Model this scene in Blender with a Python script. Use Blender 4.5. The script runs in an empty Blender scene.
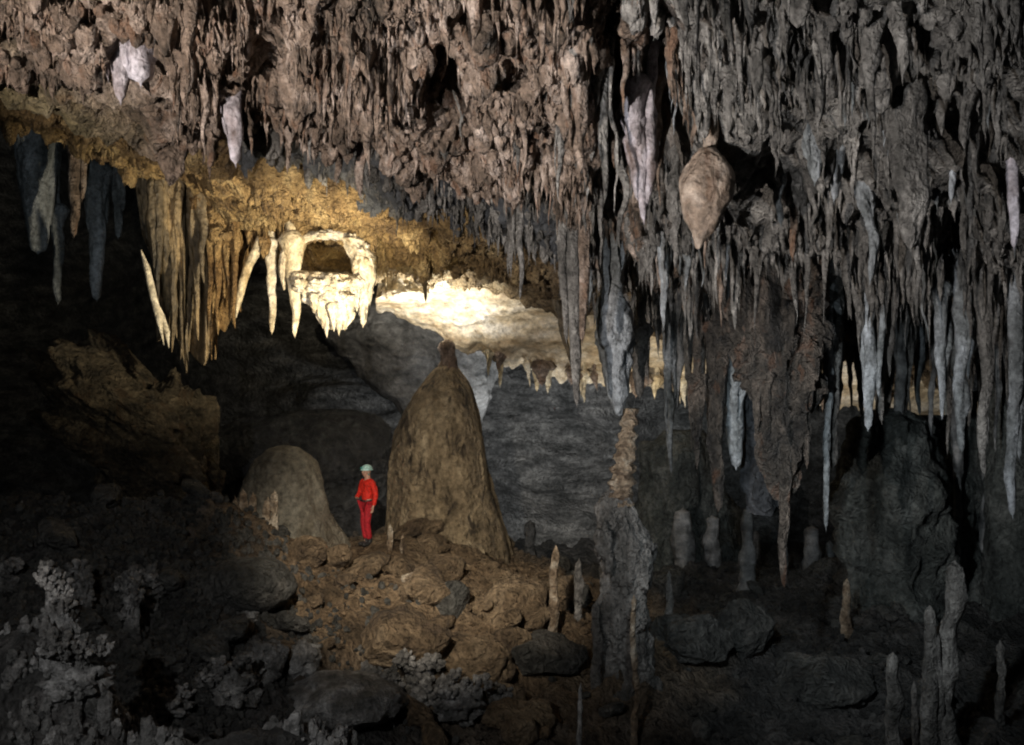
import bpy, math, random
import numpy as np
from mathutils import Vector

rnd = random.Random(7)
F = 983.0
C = bpy.context.scene.collection

def P(px, py, Y):
    """a point of the cave seen at photo position px, py, at its own distance Y"""
    return np.array([(px-512.0)/F*Y, Y, (372.5-py)/F*Y])

# ------------------------------------------------------------------ noise
_r = np.random.RandomState(3)
_perm = _r.permutation(256); _perm = np.concatenate([_perm, _perm, _perm])
_g = _r.normal(size=(256, 3)); _g /= np.linalg.norm(_g, axis=1)[:, None]
def perlin(p):
    p = np.asarray(p, float); i = np.floor(p).astype(int); f = p-i; i &= 255
    u = f*f*f*(f*(f*6-15)+10)
    def gr(dx, dy, dz):
        h = _perm[_perm[_perm[i[..., 0]+dx]+i[..., 1]+dy]+i[..., 2]+dz]
        g = _g[h]
        return g[..., 0]*(f[..., 0]-dx)+g[..., 1]*(f[..., 1]-dy)+g[..., 2]*(f[..., 2]-dz)
    def L(a, b, t): return a+(b-a)*t
    x0 = L(L(gr(0,0,0), gr(1,0,0), u[..., 0]), L(gr(0,1,0), gr(1,1,0), u[..., 0]), u[..., 1])
    x1 = L(L(gr(0,0,1), gr(1,0,1), u[..., 0]), L(gr(0,1,1), gr(1,1,1), u[..., 0]), u[..., 1])
    return L(x0, x1, u[..., 2])*1.6
def fbm(p, octv=4, s=1.0, seed=0.0, gain=.5):
    p = np.asarray(p, float)*s+np.array([seed*7.31, seed*3.17, seed*5.77]); a = 1.0; t = 0
    for k in range(octv):
        t = t+a*perlin(p); p = p*2.03+11.7; a *= gain
    return t
def ridge(p, octv=3, s=1.0, seed=0.0):
    p = np.asarray(p, float)*s+seed*9.1; a = 1.0; t = 0
    for k in range(octv):
        t = t+a*(1-2*np.abs(perlin(p))); p = p*2.1+5.3; a *= .5
    return t

# ------------------------------------------------------------------ mesh accumulator
class MB:
    def __init__(s): s.v = []; s.f = []; s.n = 0
    def add(s, v, f):
        s.v.append(np.asarray(v, float)); s.f.append(np.asarray(f, int)+s.n); s.n += len(v)
    def build(s, name, m, parent=None, loc=None, smooth=True):
        v = np.concatenate(s.v); f = np.concatenate(s.f)
        if loc is None: loc = (0, 0, 0)
        v = v-np.array(loc)
        me = bpy.data.meshes.new(name)
        me.vertices.add(len(v)); me.vertices.foreach_set('co', v.ravel())
        me.loops.add(f.size); me.loops.foreach_set('vertex_index', f.ravel())
        me.polygons.add(len(f)); k = f.shape[1]
        me.polygons.foreach_set('loop_start', np.arange(0, f.size, k))
        me.update(calc_edges=True); me.validate()
        me.polygons.foreach_set('use_smooth', [smooth]*len(me.polygons))
        me.materials.append(m)
        o = bpy.data.objects.new(name, me); C.objects.link(o)
        o.location = loc
        if parent:
            o.parent = parent; o.location = Vector(loc)-parent.location
        return o

def gridfaces(nr, ns, closed=True):
    i = np.arange(nr-1)[:, None]; j = np.arange(ns if closed else ns-1)[None, :]
    a = i*ns+j; b = i*ns+(j+1) % ns
    return np.stack([a, b, b+ns, a+ns], -1).reshape(-1, 4)

def tube(mb, pts, rad, segs=12, seed=0.0, rough=.2, f=1.3, fz=.5, flat=1.0, ridges=0.0):
    """closed tube round a spine in or near the x-z plane; radius per point"""
    pts = np.asarray(pts, float); rad = np.asarray(rad, float); n = len(pts)
    t = np.gradient(pts, axis=0); t /= np.linalg.norm(t, axis=1)[:, None]+1e-9
    yax = np.array([0, 1.0, 0.02])
    n1 = np.cross(t, yax); n1 /= np.linalg.norm(n1, axis=1)[:, None]+1e-9
    n2 = np.cross(n1, t)
    th = np.linspace(0, 2*math.pi, segs, endpoint=False)
    ct, st = np.cos(th), np.sin(th)
    d = np.concatenate([[0], np.cumsum(np.linalg.norm(np.diff(pts, axis=0), axis=1))])
    R0 = max(rad.max(), 1e-3)
    q = np.stack([np.broadcast_to(ct*f, (n, segs)), np.broadcast_to(st*f, (n, segs)), np.repeat((d/R0*fz)[:, None], segs, 1)], -1)
    nz = fbm(q, 3, 1.0, seed)
    if ridges:
        q2 = q*np.array([2.2, 2.2, .16])
        nz = nz+ridges*(ridge(q2, 2, 1.0, seed+3)-.6)
    r = rad[:, None]*(1+rough*nz)
    v = pts[:, None, :]+n1[:, None, :]*(ct*1.0)[None, :, None]*r[..., None]+n2[:, None, :]*(st*flat)[None, :, None]*r[..., None]
    mb.add(v.reshape(-1, 3), gridfaces(n, segs))

def cone(mb, top, tip, R, segs=12, rings=None, seed=0.0, lean=.03, rough=.25, pw=.75, flare=.8, flat=1.0, ridges=.25, lumps=.12, nipple=.12):
    top = np.asarray(top, float); tip = np.asarray(tip, float)
    L = np.linalg.norm(top-tip)
    if rings is None: rings = int(min(60, max(9, L/.045)))
    t = np.linspace(0, 1, rings)
    pts = top+(tip-top)*t[:, None]
    wob = fbm(np.stack([t*2.2+seed, t*0+seed*1.3, t*0], -1), 3, 1.0, seed)
    wob2 = fbm(np.stack([t*2.2-seed, t*0+seed*2.3, t*0+4], -1), 3, 1.0, seed)
    k = np.sin(t*math.pi)**.7*lean*L+np.sin(t*3)*0
    pts[:, 0] += wob*k; pts[:, 1] += wob2*k
    prof = np.clip(1-t, 0, 1)**pw*(1-nipple)+nipple
    prof = prof*(1+lumps*fbm(np.stack([t*L/R*.35, t*0, t*0+seed], -1), 2, 1.0, seed+2))
    prof += flare*np.exp(-t*L/R*.9)
    prof[-1] = .01; prof[-2] = min(prof[-2], nipple*.8)
    ax = (top-tip)/L; h0 = R*prof[0]
    pts = np.concatenate([[pts[0]+ax*h0*.75, pts[0]+ax*h0*.55], pts]); prof = np.concatenate([[.01, prof[0]*.65], prof])
    tube(mb, pts, R*prof, segs, seed, rough, 1.3, .5, flat, ridges)

def blob(mb, rows, Y, depth=1.0, segs=40, rings=60, amp=.15, s=1.0, zs=.4, seed=0.0, dshift=None, octv=5, rdg=0.0, cap=True):
    """solid of elliptical section; rows = (py, px left, px right) down the thing, distance Y (or (Ytop, Ybottom))"""
    rows = np.array(rows, float)
    Y0, Y1 = (Y if isinstance(Y, tuple) else (Y, Y))
    u = np.linspace(0, 1, rings); u = .5-.5*np.cos(u*math.pi)*.6-.2*(1-2*u)*1.0 if False else u
    py = np.interp(u, np.linspace(0, 1, len(rows)), rows[:, 0])
    l = np.interp(u, np.linspace(0, 1, len(rows)), rows[:, 1]); r = np.interp(u, np.linspace(0, 1, len(rows)), rows[:, 2])
    for a in (l, r):                      # soften the outline's corners
        for _ in range(2): a[1:-1] = (a[:-2]+2*a[1:-1]+a[2:])/4
    yy = Y0+(Y1-Y0)*u
    cx = ((l+r)/2-512)/F*yy; hw = (r-l)/2/F*yy; z = (372.5-py)/F*yy
    if cap: hw[0] = .01; hw[-1] = .01
    th = np.linspace(0, 2*math.pi, segs, endpoint=False)
    v = np.stack([cx[:, None]+hw[:, None]*np.cos(th), yy[:, None]+hw[:, None]*depth*np.sin(th), np.repeat(z[:, None], segs, 1)], -1)
    nrm = np.stack([np.broadcast_to(np.cos(th), (rings, segs)), np.broadcast_to(np.sin(th), (rings, segs)), np.zeros((rings, segs))], -1)
    q = v*np.array([1, 1, zs])
    nz = fbm(q, octv, s, seed, .55)
    if rdg: nz = nz+rdg*(ridge(v*np.array([1, 1, .12]), 2, s*1.6, seed)-.6)
    k = np.minimum(1, hw/ max(hw.max(), .01)*1.6)
    v = v+nrm*(nz*amp*k[:, None])[..., None]
    v[..., 2] += fbm(v, 3, s*1.7, seed+5)*amp*.35*(k[:, None])
    mb.add(v.reshape(-1, 3), gridfaces(rings, segs))

def rock(mb, c, r, seed=0.0, amp=.35, n=26, s=1.0, facet=.0):
    th = np.linspace(0, 2*math.pi, n*2, endpoint=False); ph = np.linspace(0.001, math.pi-.001, n)
    d = np.stack([np.sin(ph)[:, None]*np.cos(th), np.sin(ph)[:, None]*np.sin(th), np.repeat(np.cos(ph)[:, None], n*2, 1)], -1)
    if facet:
        rs = np.random.RandomState(int(seed*13) % 9999)
        pl = rs.normal(size=(14, 3)); pl /= np.linalg.norm(pl, axis=1)[:, None]
        off = rs.uniform(.72, 1.0, 14)
        dots = d@pl.T
        lim = np.where(dots > .05, off/np.maximum(dots, .05), 9).min(-1)
        base = np.minimum(1.15, lim)
        rr = base*(1-0)+0
    else: rr = np.ones(d.shape[:2])
    rr = rr*(1+amp*fbm(d, 4, 1.3*s, seed, .5))
    v = np.array(c)+d*rr[..., None]*np.array(r)
    mb.add(v.reshape(-1, 3), gridfaces(n, n*2))

# ------------------------------------------------------------------ materials
def mat(name, c1, c2, c3, scale=1.2, streak=.35, bump=.5, rough=.75, fine=9.0, bdist=.05, spots=.0, spotcol=(.05, .04, .03)):
    m = bpy.data.materials.new(name); m.use_nodes = True
    nt = m.node_tree; N = nt.nodes; Lk = nt.links; N.clear()
    out = N.new('ShaderNodeOutputMaterial'); b = N.new('ShaderNodeBsdfPrincipled')
    Lk.new(b.outputs[0], out.inputs[0])
    g = N.new('ShaderNodeNewGeometry')
    def mp(sc):
        q = N.new('ShaderNodeMapping'); q.inputs['Scale'].default_value = sc; Lk.new(g.outputs['Position'], q.inputs[0]); return q.outputs[0]
    def noise(vec, sc, det, ro=.6, dist=0.0):
        n = N.new('ShaderNodeTexNoise'); n.inputs['Scale'].default_value = sc; n.inputs['Detail'].default_value = det
        n.inputs['Roughness'].default_value = ro; n.inputs['Distortion'].default_value = dist
        Lk.new(vec, n.inputs['Vector']); return n.outputs['Fac']
    vs = mp((1, 1, streak)); vi = mp((1, 1, 1))
    n1 = noise(vs, scale, 8, .65, .15)
    cr = N.new('ShaderNodeValToRGB'); Lk.new(n1, cr.inputs[0])
    e = cr.color_ramp.elements; e[0].position = .34; e[0].color = (*c1, 1); e[1].position = .66; e[1].color = (*c3, 1)
    k = e.new(.5); k.color = (*c2, 1)
    n2 = noise(vi, fine, 7, .72, 0.0)
    mr = N.new('ShaderNodeMapRange'); Lk.new(n2, mr.inputs[0])
    mr.inputs[1].default_value = .3; mr.inputs[2].default_value = .7; mr.inputs[3].default_value = .3; mr.inputs[4].default_value = 1.65
    mx = N.new('ShaderNodeVectorMath'); mx.operation = 'SCALE'
    Lk.new(cr.outputs[0], mx.inputs[0]); Lk.new(mr.outputs[0], mx.inputs['Scale'])
    col = mx.outputs[0]
    if spots:
        n4 = noise(mp((1, 1, .5)), 2.6, 5, .6, 1.0)
        cr2 = N.new('ShaderNodeValToRGB'); Lk.new(n4, cr2.inputs[0])
        cr2.color_ramp.elements[0].position = .56; cr2.color_ramp.elements[0].color = (0, 0, 0, 1)
        cr2.color_ramp.elements[1].position = .64; cr2.color_ramp.elements[1].color = (spots,)*3+(1,)
        mm = N.new('ShaderNodeMix'); mm.data_type = 'RGBA'
        Lk.new(cr2.outputs[0], mm.inputs[0]); Lk.new(col, mm.inputs[6]); mm.inputs[7].default_value = (*spotcol, 1)
        col = mm.outputs[2]
    Lk.new(col, b.inputs['Base Color'])
    rr = N.new('ShaderNodeMapRange'); Lk.new(n2, rr.inputs[0])
    rr.inputs[3].default_value = rough-.5; rr.inputs[4].default_value = rough+.2
    Lk.new(rr.outputs[0], b.inputs['Roughness'])
    b.inputs['Specular IOR Level'].default_value = .5
    # relief: vertical flutes plus grain
    n3 = noise(mp((1, 1, streak*.6)), fine*.55, 6, .65, 0.0)
    ad = N.new('ShaderNodeMath'); ad.operation = 'MULTIPLY_ADD'
    Lk.new(n2, ad.inputs[0]); ad.inputs[1].default_value = .7; Lk.new(n3, ad.inputs[2])
    vo = N.new('ShaderNodeTexVoronoi'); vo.inputs['Scale'].default_value = fine*1.5; vo.feature = 'SMOOTH_F1'
    wv = N.new('ShaderNodeVectorMath'); wv.operation = 'MULTIPLY_ADD'
    nv = N.new('ShaderNodeTexNoise'); nv.inputs['Scale'].default_value = fine*.8; Lk.new(vi, nv.inputs['Vector'])
    Lk.new(nv.outputs['Color'], wv.inputs[0]); wv.inputs[1].default_value = (.25, .25, .25); Lk.new(vi, wv.inputs[2]); Lk.new(wv.outputs[0], vo.inputs['Vector'])
    ad2 = N.new('ShaderNodeMath'); ad2.operation = 'MULTIPLY_ADD'; Lk.new(vo.outputs['Distance'], ad2.inputs[0]); ad2.inputs[1].default_value = -.55; Lk.new(ad.outputs[0], ad2.inputs[2]); ad = ad2
    bp = N.new('ShaderNodeBump'); bp.inputs['Strength'].default_value = bump; bp.inputs['Distance'].default_value = bdist*4.5
    Lk.new(ad.outputs[0], bp.inputs['Height']); Lk.new(bp.outputs[0], b.inputs['Normal'])
    return m
def zone(m, kind, args, c1, c2, c3):
    """a second stone colour that takes over in another part of the cave (clay, iron stain, painted light and shade)"""
    nt = m.node_tree; N = nt.nodes; Lk = nt.links
    b = next(n for n in N if n.type == 'BSDF_PRINCIPLED'); src = b.inputs['Base Color'].links[0].from_socket
    sc = next(n for n in N if n.type == 'VECT_MATH' and n.operation == 'SCALE'); ramp = next(n for n in N if n.type == 'VALTORGB')
    fac = ramp.inputs[0].links[0].from_socket; g = next(n for n in N if n.type == 'NEW_GEOMETRY')
    cr = N.new('ShaderNodeValToRGB'); Lk.new(fac, cr.inputs[0]); e = cr.color_ramp.elements
    e[0].position = .34; e[0].color = (*c1, 1); e[1].position = .66; e[1].color = (*c3, 1); k = e.new(.5); k.color = (*c2, 1)
    s2 = N.new('ShaderNodeVectorMath'); s2.operation = 'SCALE'; Lk.new(cr.outputs[0], s2.inputs[0]); Lk.new(sc.inputs['Scale'].links[0].from_socket, s2.inputs['Scale'])
    if kind == 'x':
        sp = N.new('ShaderNodeSeparateXYZ'); Lk.new(g.outputs['Position'], sp.inputs[0]); v = sp.outputs[0]; lo, hi = args
    else:
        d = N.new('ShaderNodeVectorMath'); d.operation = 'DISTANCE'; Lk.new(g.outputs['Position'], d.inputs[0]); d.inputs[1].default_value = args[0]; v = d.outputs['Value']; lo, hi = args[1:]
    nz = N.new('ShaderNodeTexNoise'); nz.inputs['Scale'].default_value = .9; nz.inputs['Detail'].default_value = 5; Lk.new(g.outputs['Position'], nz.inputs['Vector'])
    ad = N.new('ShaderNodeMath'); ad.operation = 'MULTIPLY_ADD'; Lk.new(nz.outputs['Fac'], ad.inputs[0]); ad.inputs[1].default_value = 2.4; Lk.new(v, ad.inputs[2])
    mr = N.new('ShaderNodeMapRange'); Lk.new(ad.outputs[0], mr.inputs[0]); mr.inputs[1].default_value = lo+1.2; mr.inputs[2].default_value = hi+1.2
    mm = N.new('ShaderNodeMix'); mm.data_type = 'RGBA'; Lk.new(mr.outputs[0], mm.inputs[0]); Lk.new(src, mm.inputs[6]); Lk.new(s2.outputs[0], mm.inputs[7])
    Lk.new(mm.outputs[2], b.inputs['Base Color']); return m
def plain(name, col, rough=.6, emit=None):
    m = bpy.data.materials.new(name); m.use_nodes = True; nt = m.node_tree
    b = nt.nodes['Principled BSDF']; b.inputs['Roughness'].default_value = rough
    n = nt.nodes.new('ShaderNodeTexNoise'); n.inputs['Scale'].default_value = 22
    tc = nt.nodes.new('ShaderNodeTexCoord'); nt.links.new(tc.outputs['Object'], n.inputs['Vector'])
    cr = nt.nodes.new('ShaderNodeValToRGB'); nt.links.new(n.outputs['Fac'], cr.inputs[0])
    cr.color_ramp.elements[0].position = .35; cr.color_ramp.elements[0].color = (*[c*.7 for c in col], 1)
    cr.color_ramp.elements[1].position = .65; cr.color_ramp.elements[1].color = (*[min(1, c*1.15) for c in col], 1)
    nt.links.new(cr.outputs[0], b.inputs['Base Color'])
    w2 = nt.nodes.new('ShaderNodeTexNoise'); w2.inputs['Scale'].default_value = 9; w2.inputs['Distortion'].default_value = 1.5; nt.links.new(tc.outputs['Object'], w2.inputs['Vector'])
    bp = nt.nodes.new('ShaderNodeBump'); bp.inputs['Strength'].default_value = .7; bp.inputs['Distance'].default_value = .06
    nt.links.new(w2.outputs['Fac'], bp.inputs['Height'])
    if 'cloth' in name: nt.links.new(bp.outputs[0], b.inputs['Normal'])
    return m

M = {}
M['near']   = mat('rusty_mauve_limestone', (.06, .045, .032), (.245, .18, .135), (.55, .45, .385), 2.2, .5, .8, .75, 10, .06, .55, (.24, .125, .07))
M['grey']   = mat('grey_limestone', (.06, .058, .052), (.19, .18, .165), (.42, .40, .37), 2.2, .4, .8, .75, 10, .06)
M['cool']   = mat('bluish_grey_limestone', (.07, .08, .08), (.20, .215, .22), (.42, .45, .48), 1.8, .3, .6, .7, 9, .05)
M['pale']   = mat('pale_calcite', (.17, .13, .12), (.40, .37, .40), (.66, .64, .71), 2.2, .5, .5, .6, 9, .04)
M['gold']   = mat('ochre_stained_limestone', (.12, .07, .03), (.33, .20, .08), (.56, .38, .17), 1.6, .6, .9, .7, 11, .06)
M['cream']  = mat('cream_calcite', (.42, .31, .16), (.64, .54, .36), (.80, .73, .58), 1.8, .35, .5, .55, 8, .04)
M['white']  = mat('white_calcite', (.42, .32, .18), (.64, .56, .41), (.78, .74, .66), 2.6, .45, .6, .5, 8, .05)
M['shelf']  = mat('floodlit_flowstone', (.40, .30, .18), (.58, .49, .35), (.76, .71, .62), 1.0, 2.2, .4, .6, 5, .06, .3, (.34, .22, .11))
M['curtain'] = mat('amber_drapery_stone', (.07, .06, .045), (.20, .155, .095), (.46, .33, .17), 2.2, .16, .6, .55, 7, .05)
M['bulb'] = mat('smooth_tan_stone', (.12, .085, .06), (.27, .205, .155), (.43, .36, .30), 2.4, .7, .6, .7, 7, .05, .5, (.12, .06, .03))
M['back']   = mat('dark_slate_flowstone', (.07, .072, .072), (.19, .19, .185), (.34, .335, .325), .7, 2.4, .45, .8, 4.0, .12)
M['bulge'] = mat('green_grey_flowstone', (.04, .046, .042), (.105, .115, .105), (.22, .23, .21), 1.6, .6, .8, .8, 8, .09)
M['pillar'] = mat('dark_rust_flecked_stone', (.03, .028, .026), (.10, .085, .07), (.26, .21, .17), 2.6, .5, 1, .75, 11, .07, .5, (.20, .09, .045))
M['slab'] = mat('dark_brown_slab_stone', (.045, .038, .025), (.15, .12, .075), (.30, .24, .15), 1.6, 2.2, 1, .8, 8, .08, .5, (.13, .07, .03))
M['mite']   = mat('tan_streaked_stalagmite', (.11, .085, .055), (.27, .21, .13), (.44, .36, .24), 1.8, .3, .8, .7, 6, .08, .95, (.045, .035, .025))
M['mud']    = mat('brown_cave_clay', (.08, .055, .035), (.22, .155, .09), (.40, .30, .19), 1.2, 1, 1.0, .85, 8, .08)
M['dark']   = mat('dark_grey_rubble', (.05, .05, .045), (.11, .11, .10), (.20, .19, .17), 1.4, 1, 1.0, .85, 8, .08)
M['coral']  = mat('pale_grey_cave_coral', (.05, .05, .045), (.17, .165, .155), (.44, .43, .41), 3, 1, .7, .7, 16, .03)
M['olive']  = mat('smooth_olive_grey_stone', (.12, .10, .07), (.22, .20, .155), (.33, .31, .25), 1.6, .45, .6, .75, 7, .04)
M['totem']  = mat('banded_buff_stalagmite', (.12, .08, .05), (.33, .25, .17), (.62, .55, .44), 3.0, 1.1, .8, .7, 9, .05)

M['roof'] = mat('near_ceiling_stone', (.06, .045, .032), (.245, .18, .135), (.55, .45, .385), 2.2, .7, .9, .75, 11, .06, .55, (.24, .125, .07))
zone(M['roof'], 'x', (.5, 2.5), (.06, .058, .052), (.17, .16, .145), (.36, .34, .31)); zone(M['roof'], 'x', (-4.2, -5.6), (.09, .075, .035), (.20, .16, .08), (.33, .27, .15))
M['farroof'] = mat('cream_to_ochre_ceiling', (.34, .24, .12), (.56, .44, .26), (.76, .66, .46), 1.6, .6, .9, .7, 11, .06)
zone(M['farroof'], 'd', (tuple(P(440, 285, 23.5)), .8, 3.2), (.13, .08, .035), (.34, .225, .095), (.56, .41, .20)); zone(M['farroof'], 'x', (-.9, 1.0), (.08, .055, .03), (.21, .15, .085), (.38, .29, .18))  # paler round the lit spot: its bright pool is put into the colour
M['floor'] = mat('cave_floor_clay', (.08, .055, .03), (.24, .165, .095), (.42, .31, .19), 1.2, 1, 1.0, .85, 8, .08)
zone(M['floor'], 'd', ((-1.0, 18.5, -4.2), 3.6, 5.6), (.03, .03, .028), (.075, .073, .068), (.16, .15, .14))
M['dome'] = mat('dark_stone_and_shade', (.035, .038, .042), (.075, .08, .088), (.13, .135, .14), .8, .8, .8, .85, 5, .1)  # dark stone; also paints the shade of the ceiling recess and the hollow
def tag(o, label=None, cat=None, group=None, kind=None):
    if label: o['label'] = label
    if cat: o['category'] = cat
    if group: o['group'] = group
    if kind: o['kind'] = kind
    return o

# ------------------------------------------------------------------ ceiling
# columns by viewing direction; rows along the ceiling going away from the camera: (Y, z)
def zz(py, Y): return (372.5-py)/F*Y
def column(first, aend, rec, b0, b1, b2, edge, up=4.0):
    r = [(1.5, 4.3), (6.0, 3.75), (first[1], zz(first[0], first[1])), (aend[1], zz(aend[0], aend[1]))]
    r.append((aend[1]+rec[0], zz(aend[0], aend[1])+rec[1]))
    for a in (b0, b1, b2, edge): r.append((a[1], zz(a[0], a[1])))
    ez = r[-1][1]; ey = r[-1][0]
    r += [(ey+.7, ez+.25), (ey+2.2, ez+up), (ey+12, ez+up+1.5)]
    return r
CPX = np.array([-500, 0, 90, 180, 250, 330, 400, 470, 560, 640, 720, 860, 1024, 1500], float)
CT = np.array([
    column((20, 9), (40, 11), (.6, .2), (50, 12.5), (65, 13.5), (80, 14.5), (90, 15.3), 5),
    column((31, 10), (62, 12), (.6, .2), (72, 13), (85, 14), (98, 15), (110, 15.8), 5),
    column((31, 10), (92, 12), (.6, .3), (96, 13.4), (108, 14.5), (120, 15.6), (135, 16.6), 5),
    column((31, 9.6), (128, 12.6), (.7, .5), (140, 14.5), (150, 15.8), (160, 17), (170, 18), 5),
    column((31, 9.6), (96, 12.4), (1.0, 1.5), (160, 15.2), (185, 17), (215, 18.5), (240, 19.6), 4.5),
    column((31, 9.6), (122, 12.8), (1.2, 1.7), (180, 16), (203, 18), (236, 20), (276, 22.2), 4),
    column((31, 9.6), (146, 13.2), (1.1, 1.6), (200, 16.5), (236, 19.5), (258, 21.5), (278, 23), 4),
    column((31, 9.6), (168, 13.4), (1.0, 1.4), (218, 16.8), (245, 19.5), (258, 21.8), (276, 23.4), 3.5),
    column((31, 9.6), (206, 14.0), (.8, .8), (250, 17), (272, 19.5), (288, 22), (306, 24), 3.5),
    column((31, 9.6), (235, 14.2), (.8, .4), (268, 17), (292, 19.5), (308, 22), (324, 24.4), 3.5),
    column((31, 9.5), (235, 13.8), (.8, .2), (280, 17), (308, 19.5), (328, 22), (346, 24.6), 3.5),
    column((31, 9.2), (220, 13.2), (.8, .1), (262, 17), (302, 20), (338, 23), (362, 25), 3.5),
    column((31, 8.8), (245, 13.2), (.8, .1), (280, 17), (322, 20), (356, 23), (386, 25), 3.5),
    column((31, 8.8), (245, 13.2), (.8, .1), (280, 17), (322, 20), (356, 23), (386, 25), 3.5)])
NR = CT.shape[1]
def ceil_base(px, s):
    px = np.atleast_1d(np.asarray(px, float)); s = np.atleast_1d(np.asarray(s, float))
    px, s = np.broadcast_arrays(px, s)
    px = np.clip(px, CPX[0], CPX[-1]); s = np.clip(s, 0, NR-1-1e-6)
    k = np.clip(np.searchsorted(CPX, px, side='right')-1, 0, len(CPX)-2)
    a = (px-CPX[k])/(CPX[k+1]-CPX[k]); a = a*a*(3-2*a)*.5+a*.5
    j = s.astype(int); b = s-j; b = b*.6+.4*b*b*(3-2*b)
    A = CT[k, j]*(1-b)[..., None]+CT[k, j+1]*b[..., None]
    B = CT[k+1, j]*(1-b)[..., None]+CT[k+1, j+1]*b[..., None]
    return A*(1-a)[..., None]+B*a[..., None]
PITS = [(754, 4.6, 24, 1.0, 2.4), (612, 2.9, 16, .9, 1.5), (958, 3.6, 20, .7, 1.4), (660, 2.3, 24, .35, 1.2), (440, 2.2, 24, .25, .8), (835, 4.6, 22, .7, 1.4), (885, 5.5, 18, .7, 1.3), (700, 5.6, 16, .5, 1.0), (800, 6.3, 30, .7, 1.5), (935, 6.2, 20, .6, 1.3), (540, 3.0, 14, .4, .8), (375, 3.0, 22, .25, .7)]
def pit(px, s):
    t = 0
    for (a, b, c, d, h) in PITS: t = t+h*np.exp(-((px-a)/c)**2-((s-b)/d)**2)
    return t
def ceil_pt(px, s):
    yz = ceil_base(px, s); Y = yz[..., 0]; z = yz[..., 1]
    x = (np.broadcast_to(px, Y.shape)-512)/F*np.maximum(Y, 4)
    p = np.stack([x, Y, z], -1)
    d = fbm(p, 3, .45, 1.0)*.22+ridge(p*np.array([1.3, .8, 1]), 3, .9, 2.0)*.27*np.clip(1.6-np.broadcast_to(s, Y.shape)*.12, .5, 1)
    fine = ridge(p, 3, 3.1, 4.0)*.08
    sc = np.clip((np.broadcast_to(s, Y.shape)-1.2)*1.0, .15, 1)
    # the lit shelf between the tiers is smoother
    p[..., 2] = z-(d*.9+fine)*sc+pit(np.broadcast_to(px, Y.shape), np.broadcast_to(s, Y.shape))
    return p
def find_s(px, py, lo=2.0, hi=8.0):
    ss = np.linspace(lo, hi, 90); yz = ceil_base(px, ss)
    pp = 372.5-yz[:, 1]/yz[:, 0]*F
    return float(ss[np.argmin(np.abs(pp-py)+(ss*.6))])

upx = np.linspace(-500, 1500, 900); us = np.concatenate([np.linspace(0, 2, 60, endpoint=False), np.linspace(2, 8.6, 560, endpoint=False), np.linspace(8.6, 11, 90)])
gp, gs = np.meshgrid(upx, us)
cv = ceil_pt(gp, gs)
# split the ceiling sheet in two sheets by material row: near tier and ochre far tier share an edge in the recess
def sheet(name, r0, r1, m):
    mb = MB(); v = cv[r0:r1]; n, k = v.shape[:2]
    mb.add(v.reshape(-1, 3), gridfaces(n, k, False)); o = mb.build(name, m)
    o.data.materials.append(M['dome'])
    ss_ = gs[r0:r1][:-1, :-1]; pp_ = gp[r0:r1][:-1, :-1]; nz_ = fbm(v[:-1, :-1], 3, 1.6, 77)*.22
    dark = (ss_ > 3.1+nz_) & (ss_ < 4.9+nz_) & (pp_ > 235+nz_*90) & (pp_ < 640+nz_*90)  # recess faces coloured dark in place of its deep shade
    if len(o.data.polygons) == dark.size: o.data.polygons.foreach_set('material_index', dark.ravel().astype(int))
    return tag(o, kind='structure')
iA = int(np.searchsorted(us, 4.0))
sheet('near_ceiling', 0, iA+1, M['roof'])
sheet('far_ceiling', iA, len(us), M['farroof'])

# ------------------------------------------------------------------ floor
FB = [(-2.3, 21.8, 2.3, 2.2, 1.45), (-1.3, 17.6, 1.9, 2.6, .95), (-7.4, 16.4, 3.6, 1.7, 3.0), (-2.0, 8.2, 2.1, .9, 2.55),
      (-4.7, 9.6, 1.0, .9, 2.6), (-4.9, 17.3, 1.0, 1.2, .75), (-6, 13, 2.4, 1.8, 1.4), (4.5, 23, 4, 3, .7), (2.1, 17.0, 1.5, 1.5, .8), (8, 20, 3, 3, .5), (-8, 25, 4, 3, 1.6), (-14, 14, 3, 6, 3)]
def floor_z(x, y):
    x = np.asarray(x, float); y = np.asarray(y, float)
    z = np.full(np.broadcast(x, y).shape, -5.75)
    for (a, b, sx, sy, h) in FB: z = z+h*np.exp(-((x-a)/sx)**2/2-((y-b)/sy)**2/2)
    p = np.stack(np.broadcast_arrays(x, y, x*0), -1)
    k = 1.0-.7*np.exp(-((x+2.9)/1.2)**2-((y-20.6)/2.2)**2)
    z = z+k*(fbm(p, 3, .5, 8.0)*.3+(ridge(p, 3, 1.3, 9.0)-.6)*.16+fbm(p, 3, 4.0, 10.0)*.05)
    z = z-np.maximum(0, 6-y)*.1-.17*np.exp(-((x+3.1)/1.4)**2-((y-20.0)/2.6)**2)
    return z
gx, gy = np.meshgrid(np.linspace(-24, 24, 640), np.concatenate([np.linspace(1, 7, 30, endpoint=False), np.linspace(7, 25, 420, endpoint=False), np.linspace(25, 38, 80)]))
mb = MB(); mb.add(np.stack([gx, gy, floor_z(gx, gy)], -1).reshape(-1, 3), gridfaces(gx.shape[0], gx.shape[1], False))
tag(mb.build('cave_floor', M['floor']), kind='structure')

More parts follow.
